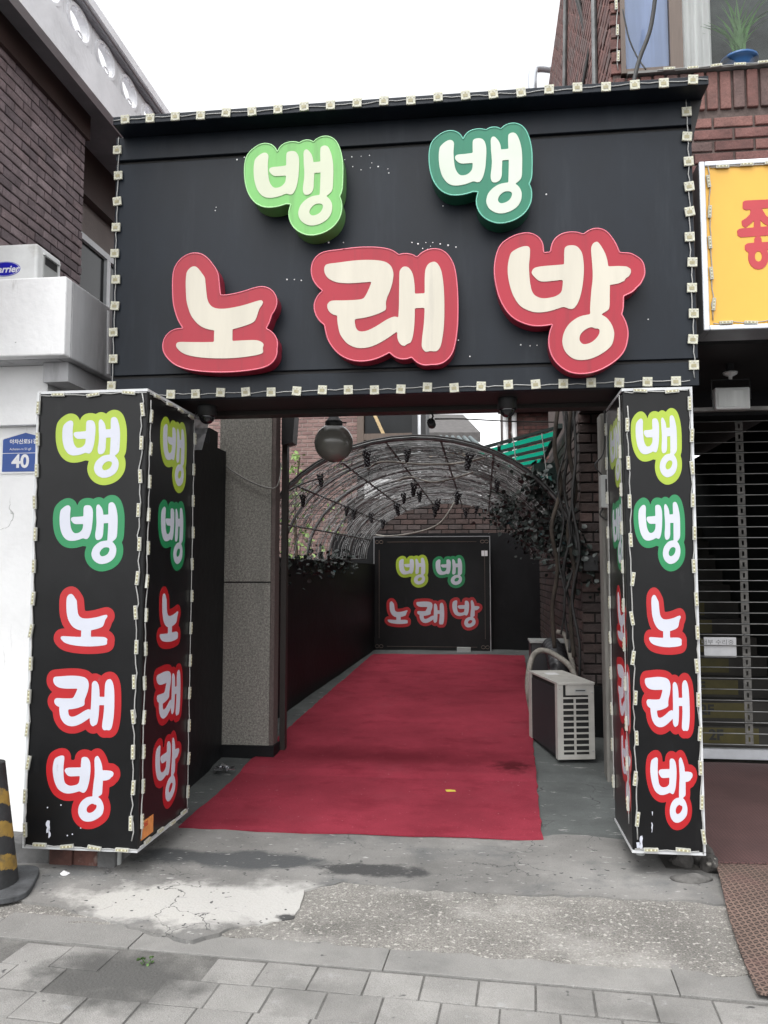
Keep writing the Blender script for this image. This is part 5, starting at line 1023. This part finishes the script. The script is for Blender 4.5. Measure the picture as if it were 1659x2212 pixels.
# ================================================================== SHUTTERED SHOP FRONT
YSH = 6.78
sh = thing('grille_shutter', (2.2, YSH, .05), 'closed steel bar grille shutter in front of dark stairs', 'shutter')
zbt = PY(1580, 1625, YSH).z; k = 0; z = zbt+.06
while z < 2.79:
    MB().tube([(1.30, YSH, z), (3.4, YSH, z)], .0048, 6).build('shutter_bar', 'shutter_steel', sh, True); z += .0855
q = MB(); q.box((1.30, YSH-.03, zbt-.05), (3.4, YSH+.03, zbt+.03)); bevel(q.build('bottom_rail', 'alu', sh), .004, 1)
for xx in (PY(1608, 1300, YSH).x, PY(1608, 1300, YSH).x+.75):
    z = zbt+.06
    while z < 2.70:
        MB().slab([([(-.03, 0), (.03, 0), (.03, .072), (-.03, .072)], [[(-.008, .018), (-.008, .054), (.008, .054), (.008, .018)]])], (xx, YSH-.008, z+.007), (1, 0, 0), (0, 0, 1), (0, -1, 0), .004).build('slotted_link', 'link_steel', sh); z += .0855
stw = thing('staircase', (2.2, 8.0, .05), 'dark concrete stairs behind the shutter with yellow riser stickers', 'stairs')
for k in range(12):
    y0 = 7.2+k*.26; z1 = .12+.165*(k+1); B_((1.42, y0, .0), (2.62, y0+.262, z1)).build('step', 'stair_grey', stw)
    if k in (0, 1, 2, 3, 4, 5, 6, 7, 8):
        xs0 = 1.66; B_((xs0, y0-.004, z1-.14), (xs0+.62, y0-.001, z1-.012)).build('riser_sticker', 'sticker_yellow', stw); text('2F', .12, (xs0+.22, y0-.005, z1-.075), (1, 0, 0), (0, 0, 1), 'ink', stw, ext=.0005, offset=.004)
B_((1.302, 7.05, .0), (1.41, 11.2, 2.98)).build('stair_wall', 'room_dark', stw); B_((2.63, 7.05, .0), (2.75, 11.2, 2.98)).build('stair_wall', 'room_dark', stw); B_((2.76, 7.05, 0), (4.3, 7.2, 2.97)).build('shop_wall', 'room_dark', stw)
MB().tube([(1.52, 7.02, .12), (1.50, 7.06, .25), (1.50, 8.5, 1.85)], .018, 8).build('handrail', 'plastic_grey', stw, True)
nA, nB = PY(1520, 1376, YSH+.03), PY(1591, 1420, YSH+.03)
nt_ = thing('paper_notice', (nA.x, YSH+.03, nB.z), 'white handwritten paper notice behind the shutter bars', 'notice')
MB().box((nA.x, YSH+.025, nB.z), (nB.x, YSH+.027, nA.z)).build('sheet', 'paper', nt_); text('내부 수리중', (nA.z-nB.z)*.27, ((nA.x+nB.x)/2-.02, YSH+.0235, nB.z+(nA.z-nB.z)*.74), (1, 0, 0), (0, 0, 1), 'pencil', nt_, ext=.0004, align='CENTER', sx=1.2)
# floodlight
fl = PY(1581, 861, 5.7); ft = thing('floodlight', (fl.x, 5.7, fl.z), 'white square floodlight on a bracket beside the narrow pillar box', 'floodlight')
hw = 35/FOC*5.7; hh = 23/FOC*5.7
bevel(B_((fl.x-hw, 5.68, fl.z-hh), (fl.x+hw, 5.76, fl.z+hh)).build('lamp_body', 'white_metal', ft), .008, 2); bevel(B_((fl.x-hw*.86, 5.674, fl.z-hh*.8), (fl.x+hw*.86, 5.679, fl.z+hh*.7)).build('lamp_glass', 'curtain_white', ft), .002, 1)
MB().tube([(fl.x-hw-.012, 5.72, fl.z), (fl.x-hw-.012, 5.72, fl.z+hh+.06), (fl.x+hw+.012, 5.72, fl.z+hh+.06), (fl.x+hw+.012, 5.72, fl.z)], .006, 6).build('yoke', 'black_metal', ft)
MB().lathe([(.0, 0), (.012, 0), (.014, .02), (.045, .035), (.05, .05), (.0, .055)], (fl.x, 5.72, fl.z+hh+.062), 14).build('ceiling_knob', 'white_metal', ft, True)
B_((fl.x-.3, 5.71, fl.z-hh-.005), (4, 5.75, fl.z-hh+.02)).build('mounting_bar', 'cable_grey', ft); B_((fl.x-.02, 5.70, fl.z+hh+.11), (fl.x+.02, 5.74, ZB-.061)).build('hanger', 'black_metal', ft)
# yellow shop sign
YY = 4.72; ys = thing('shop_sign', (2.0, YY+.1, 2.9), 'yellow lightbox sign with red Korean syllable in a silver frame', 'sign')
ya0, ya1 = PY(1527, 530, YY).x, 3.0; yz1, yz0 = PY(1580, 358, YY).z, PY(1580, 702, YY).z
B_((ya0, YY, yz0), (ya1, YY+.01, yz1)).build('sign_face', 'yellow_face', ys)
q = MB(); q.box((ya0-.035, YY-.012, yz0-.03), (ya0, YY+.22, yz1+.03)); q.box((ya0, YY-.012, yz1), (ya1, YY+.22, yz1+.03)); q.box((ya0, YY-.012, yz0-.03), (ya1, YY+.22, yz0)); bevel(q.build('sign_frame', 'alu', ys), .006, 2)
B_((ya0+.001, YY+.02, yz0+.001), (ya1, YY+.2, yz1-.001)).build('sign_back', 'black_metal', ys)
# the syllable, drawn as strokes
c0 = PY(1638, 530, YY).x; Zp = lambda y: PY(1620, y, YY).z; k3 = lambda X, Y: (PY(*full(2700+X*.3389, 600+Y*.3389), YY).x, PY(*full(2700+X*.3389, 600+Y*.3389), YY).z)
def strk(pts, wd): return [k3(*p) for p in pts]
polys = [np.array(strk(p, 0)) for p in ([(665, 580), (690, 565), (1000, 550), (1000, 640), (690, 668), (665, 650)], [(760, 640), (860, 640), (830, 740), (760, 820), (690, 875), (660, 850), (650, 800), (700, 770), (750, 720)], [(830, 640), (880, 660), (930, 740), (1020, 800), (1010, 880), (900, 820), (830, 740)], [(795, 780), (830, 750), (862, 790), (865, 900), (795, 900)], [(600, 910), (630, 890), (1060, 855), (1060, 955), (640, 985), (605, 965)], [(800, 1000), (840, 970), (875, 1000), (878, 1070), (798, 1070)], [(690, 1080), (720, 1060), (1010, 1040), (1010, 1120), (720, 1155), (690, 1130)])]
ring = np.array([k3(843+115*cos(t), 1215+142*sin(t)) for t in np.linspace(0, 2*pi, 40)[:-1]]); hole = np.array([k3(843+46*cos(t), 1210+64*sin(t)) for t in np.linspace(0, 2*pi, 30)[:-1]])
A_ = np.vstack(polys+[ring]); lo_, hi_ = A_.min(0)-.02, A_.max(0)+.02; xs_ = np.arange(lo_[0], hi_[0], .003); ys_ = np.arange(lo_[1], hi_[1], .003); X_, Y_ = np.meshgrid(xs_, ys_)
D_ = np.maximum(np.minimum.reduce([sdf(p, X_, Y_) for p in polys+[ring]]), -sdf(hole, X_, Y_))-.002
MB().slab(grouped([relax(l, 2, 2) for l in contours(D_, xs_, ys_)]), (0, YY, 0), (1, 0, 0), (0, 0, 1), (0, -1, 0), .003).build('red_syllable', 'sign_red', ys)
led_string((ya0+.018, YY-.003, yz0+.03), (ya0+.018, YY-.003, yz1), 5, (0, -1, 0), 'bar', 'bar LEDs down the edge of the yellow sign', 'light strings on the yellow sign', amp=.01)
led_string((ya0+.02, YY-.003, yz0+.012), (ya0+1.1, YY-.003, yz0+.012), 8, (0, -1, 0), 'bar', 'bar LEDs along the bottom of the yellow sign', 'light strings on the yellow sign', along=True, amp=.008)
led_string((ya0+.03, YY-.003, yz1-.006), (ya0+1.1, YY-.003, yz1-.006), 8, (0, -1, 0), 'bar', 'bar LEDs along the top of the yellow sign', 'light strings on the yellow sign', along=True, amp=.004)
# vinyl mat
ml = [PZ(1636, 2158, 0), PZ(1600, 2070, 0), PZ(1572, 1985, 0), PZ(1548, 1890, 0)]
mp_ = [(p.x, p.y) for p in ml]+[(1.19, 4.62), (2.5, 4.62), (2.5, 3.1), (1.4, 3.15)]
def mat_z(x, y): return .022+max(0, y-4.6)*.03+.03*math.exp(-((y-4.35)/.35)**2)+nz(x, y)*.6
single('vinyl_mat', sheet(mp_, mat_z, .08, .008), 'vinyl_mat', 'tan perforated vinyl mat sloping to the pavement edge', 'mat')
single('entrance_mat', sheet([(1.16, 4.55), (2.5, 4.55), (2.5, 6.7), (1.32, 6.7)], lambda x, y: mat_z(x, y)+.010, .12, .008), 'shaded_mat', 'brown mat before the shutter, darkened with painted shade', 'mat')
# broken stones at the foot of the narrow pillar box
r = random.Random(15)
def rock(c, s, label, m='stone'):
    bm = bmesh.new(); bmesh.ops.create_icosphere(bm, subdivisions=3, radius=1); ax = [Vector((r.uniform(-1, 1), r.uniform(-1, 1), r.uniform(-1, 1))).normalized() for _ in range(7)]
    for v in bm.verts:
        k = min([1]+[.62/max(v.co.normalized().dot(a), .62) for a in ax]); v.co = Vector((v.co.x*s[0], v.co.y*s[1], v.co.z*s[2]))*k*(1.2+r.uniform(-.05, .05))
    q = MB(); bm.verts.index_update(); q.v = [tuple(v.co+Vector(c)) for v in bm.verts]; q.f = [tuple(v.index for v in f.verts) for f in bm.faces]; q.mi = [0]*len(q.f); bm.free()
    return single('broken_stone', q, m, label, 'stone', 'broken stones under the narrow pillar box')
def gp2(x, y, z=.0): return PZ(x, y, z)
rock(gp2(1500, 1905)+Vector((0, 0, .015)), (.10, .06, .028), 'flat grey stone slab lying at the mat edge')
rock(gp2(1468, 1876)+Vector((0, .06, .02)), (.035, .03, .03), 'small grey stone under the narrow box corner', 'rubble')
rock(gp2(1525, 1868)+Vector((0, .04, .05)), (.05, .04, .05), 'dark broken lump below the box corner', 'rubble')
rock(gp2(1480, 1882)+Vector((0, .05, .03)), (.045, .04, .055), 'pale chipped stone beside the flat slab', 'rubble')
rock(gp2(1510, 1880)+Vector((0, .08, .04)), (.06, .05, .06), 'dark lumpy stone behind the flat slab', 'rubble')
rock(gp2(1540, 1890)+Vector((0, .04, .03)), (.045, .06, .05), 'brown stone wedged against the vinyl mat', 'rubble')
rock(gp2(140, 1893)+Vector((0, 0, .012)), (.03, .022, .014), 'small white stone chip near the footing blocks', 'print_plain')
# litter, weed
p = PZ(965, 1703, gz(6.0)+.03); single('paper_slip', MB().slab([([(0, 0), (.062, .012), (.05, .06), (-.012, .048)], [])], (p.x, p.y, carpet_z(p.x, p.y)+.002), (1, 0, 0), (0, 1, 0), (0, 0, 1), .002), 'note_yellow', 'small yellow paper slip lying on the red carpet', 'paper')
wd = PZ(314, 2082, -.01); q = MB(); r = random.Random(6)
for i in range(18): leaf(q, wd+Vector((r.gauss(0, .016), r.gauss(0, .01), r.uniform(0, .03))), r.uniform(.010, .018), r)
prop(single('weed', q, 'grass', 'small green weed growing at the kerb joint', 'weed'))

# ================================================================== BUILDINGS BEYOND THE ALLEY
pb2 = thing('brick_building', (-3.5, 15.5, 0), 'pink brick house with brown framed window beyond the trellis', 'building')
YP = 15.0; xp1 = PY(906, 950, YP).x; wx0 = PY(771, 950, YP).x
B_((-7, YP+.015, 0), (wx0, YP+3, 5.3)).build('wall_core', 'mortar_pink', pb2)
bricks(pb2, (-5.2, YP+.015, 1.3), (1, 0, 0), (0, -1, 0), wx0+5.2, 3.9, 'brick_pink', 3, None, bl=.2, bh=.06, joint=.016, proud=.01, limit=300, seed=41, face_margin=0)
zt0, zm, zb0 = 5.3, PY(840, 943, YP).z, PY(840, 1000, YP).z
B_((wx0+.002, YP+.1, 0), (xp1, YP+3, 5.3)).build('bay_wall', 'wall_black', pb2); B_((wx0+.1, YP+.09, zm+.04), (xp1-.1, YP+.098, 5.2)).build('window_pane', 'dark_glass', pb2); B_((wx0+.1, YP+.09, zb0), (xp1-.1, YP+.098, zm-.04)).build('window_pane', 'dark_glass', pb2)
q = MB(); q.box((wx0+.004, YP-.02, zb0-.1), (wx0+.13, YP+.088, 5.3)); q.box((xp1-.12, YP-.02, zb0-.1), (xp1, YP+.088, 5.3)); q.box((wx0+.131, YP-.01, zm-.06), (xp1-.121, YP+.088, zm+.06)); q.build('window_frame', 'window_frame_brown', pb2)
q = MB(); q.bar((wx0+.5, YP+.08, zm+.05), (wx0+.25, YP+.08, zm+.6), .06); q.build('curtain_strip', 'cream_brick', pb2); B_((wx0+.2, YP-.4, zb0-.75), (xp1, YP+.0, zb0-.35)).build('white_awning_band', 'white_paint', pb2)
dp = thing('steel_post', (xp1+.2, 14.2, 0), 'pair of dark steel posts beside the brown framed window', 'post')
for a, b in ((912, 920), (893, 902)): B_((PY(a-3, 950, 14.2).x, 14.2, 0), (PY(b, 950, 14.2).x, 14.3, 4.9)).build('post_shaft', 'black_metal', dp)
B_((PY(917, 950, 14.2).x+.01, 14.22, 3.0), (PY(913, 950, 14.2).x-.13, 14.24, 4.7)).build('glass_screen', 'glass_wall', dp)
h2 = thing('tiled_house', (0.2, 20, 0), 'grey roofed house with cream brick gable far behind the trellis', 'house')
Y2 = 21.; 
B_((PY(900, 950, Y2).x, Y2, 0), (PY(1000, 950, Y2).x, Y2+4, PY(950, 932, Y2).z)).build('house_wall', 'cream_brick', h2)
a, b, c, d = PY(895, 934, Y2-.3), PY(1038, 934, Y2-.3), PY(1000, 895, Y2+3), PY(895, 895, Y2+3); q = MB(); q.quad(a, b, c, d); q.quad(a-Vector((0, 0, .25)), b-Vector((0, 0, .25)), b, a); q.build('roof', 'roof_shingle', h2)
h3 = thing('tiled_house', (0, 17, 0), 'low house with blue grey tiled ridge roof behind the trellis', 'house')
Y3 = 17.; B_((PY(920, 950, Y3).x, Y3+.2, 0), (PY(1030, 950, Y3).x, Y3+3, PY(950, 985, Y3).z)).build('house_wall', 'white_paint', h3)
a, b = PY(915, 978, Y3), PY(1048, 978, Y3); c, d = PY(1015, 948, Y3+2), PY(915, 946, Y3+2); q = MB(); q.quad(a, b, c, d); q.build('roof', 'roof_tile', h3)
for k in range(9):
    t = k/8; MB().tube([a.lerp(b, t)+Vector((0, -.02, .03)), d.lerp(c, t)+Vector((0, 0, .03))], .05, 6).build('tile_roll', 'roof_tile', h3, True)
rb2 = thing('brick_building', (.9, 14.5, 0), 'brown brick house with white drainpipes behind the green awning', 'building')
YR = 14.2; B_((PY(1090, 920, YR).x, YR+.012, 0), (2.5, YR+3, 4.9)).build('wall_core', 'mortar_red', rb2)
bricks(rb2, (PY(1090, 920, YR).x, YR+.012, 3.0), (1, 0, 0), (0, -1, 0), 1.2, 1.9, 'brick_red', 4, None, bl=.2, bh=.06, joint=.016, proud=.01, limit=200, seed=44, face_margin=0)
for xq in (1092, 1111): p = PY(xq, 920, YR-.06); MB().tube([(p.x, YR-.06, 2.6), (p.x, YR-.06, 4.95)], .045, 8).build('drainpipe', 'white_paint', rb2, True)
B_((PY(1076, 920, YR).x, YR-.3, 4.35), (2.5, YR+.0, 4.95)).build('eave', 'wall_black', rb2)
# young tree against the pink house
tp = PY(640, 1100, 13.9); tree = thing('young_tree', (tp.x, 13.9, 0), 'young pale green tree in front of the pink brick house', 'tree')
MB().tube(crom_open([(tp.x, 13.9, 0), (tp.x+.03, 13.9, 1.4), (tp.x-.02, 13.9, 2.6), (tp.x+.05, 13.9, 3.6)]), [.04]*6+[.03]*6+[.015]*7, 7).build('trunk', 'tree_trunk', tree, True)
q = MB(); r = random.Random(12)
for i in range(260):
    h = r.random(); leaf(q, Vector((tp.x+r.gauss(0, .16)*(1.2-h*.7)+.8*(r.random() < .25), 13.9+r.gauss(0, .25), 1.7+1.95*h)), r.uniform(.05, .10), r)
q.build('crown', 'leaf_pale', tree, kind='stuff')
# overhead wire behind the sign
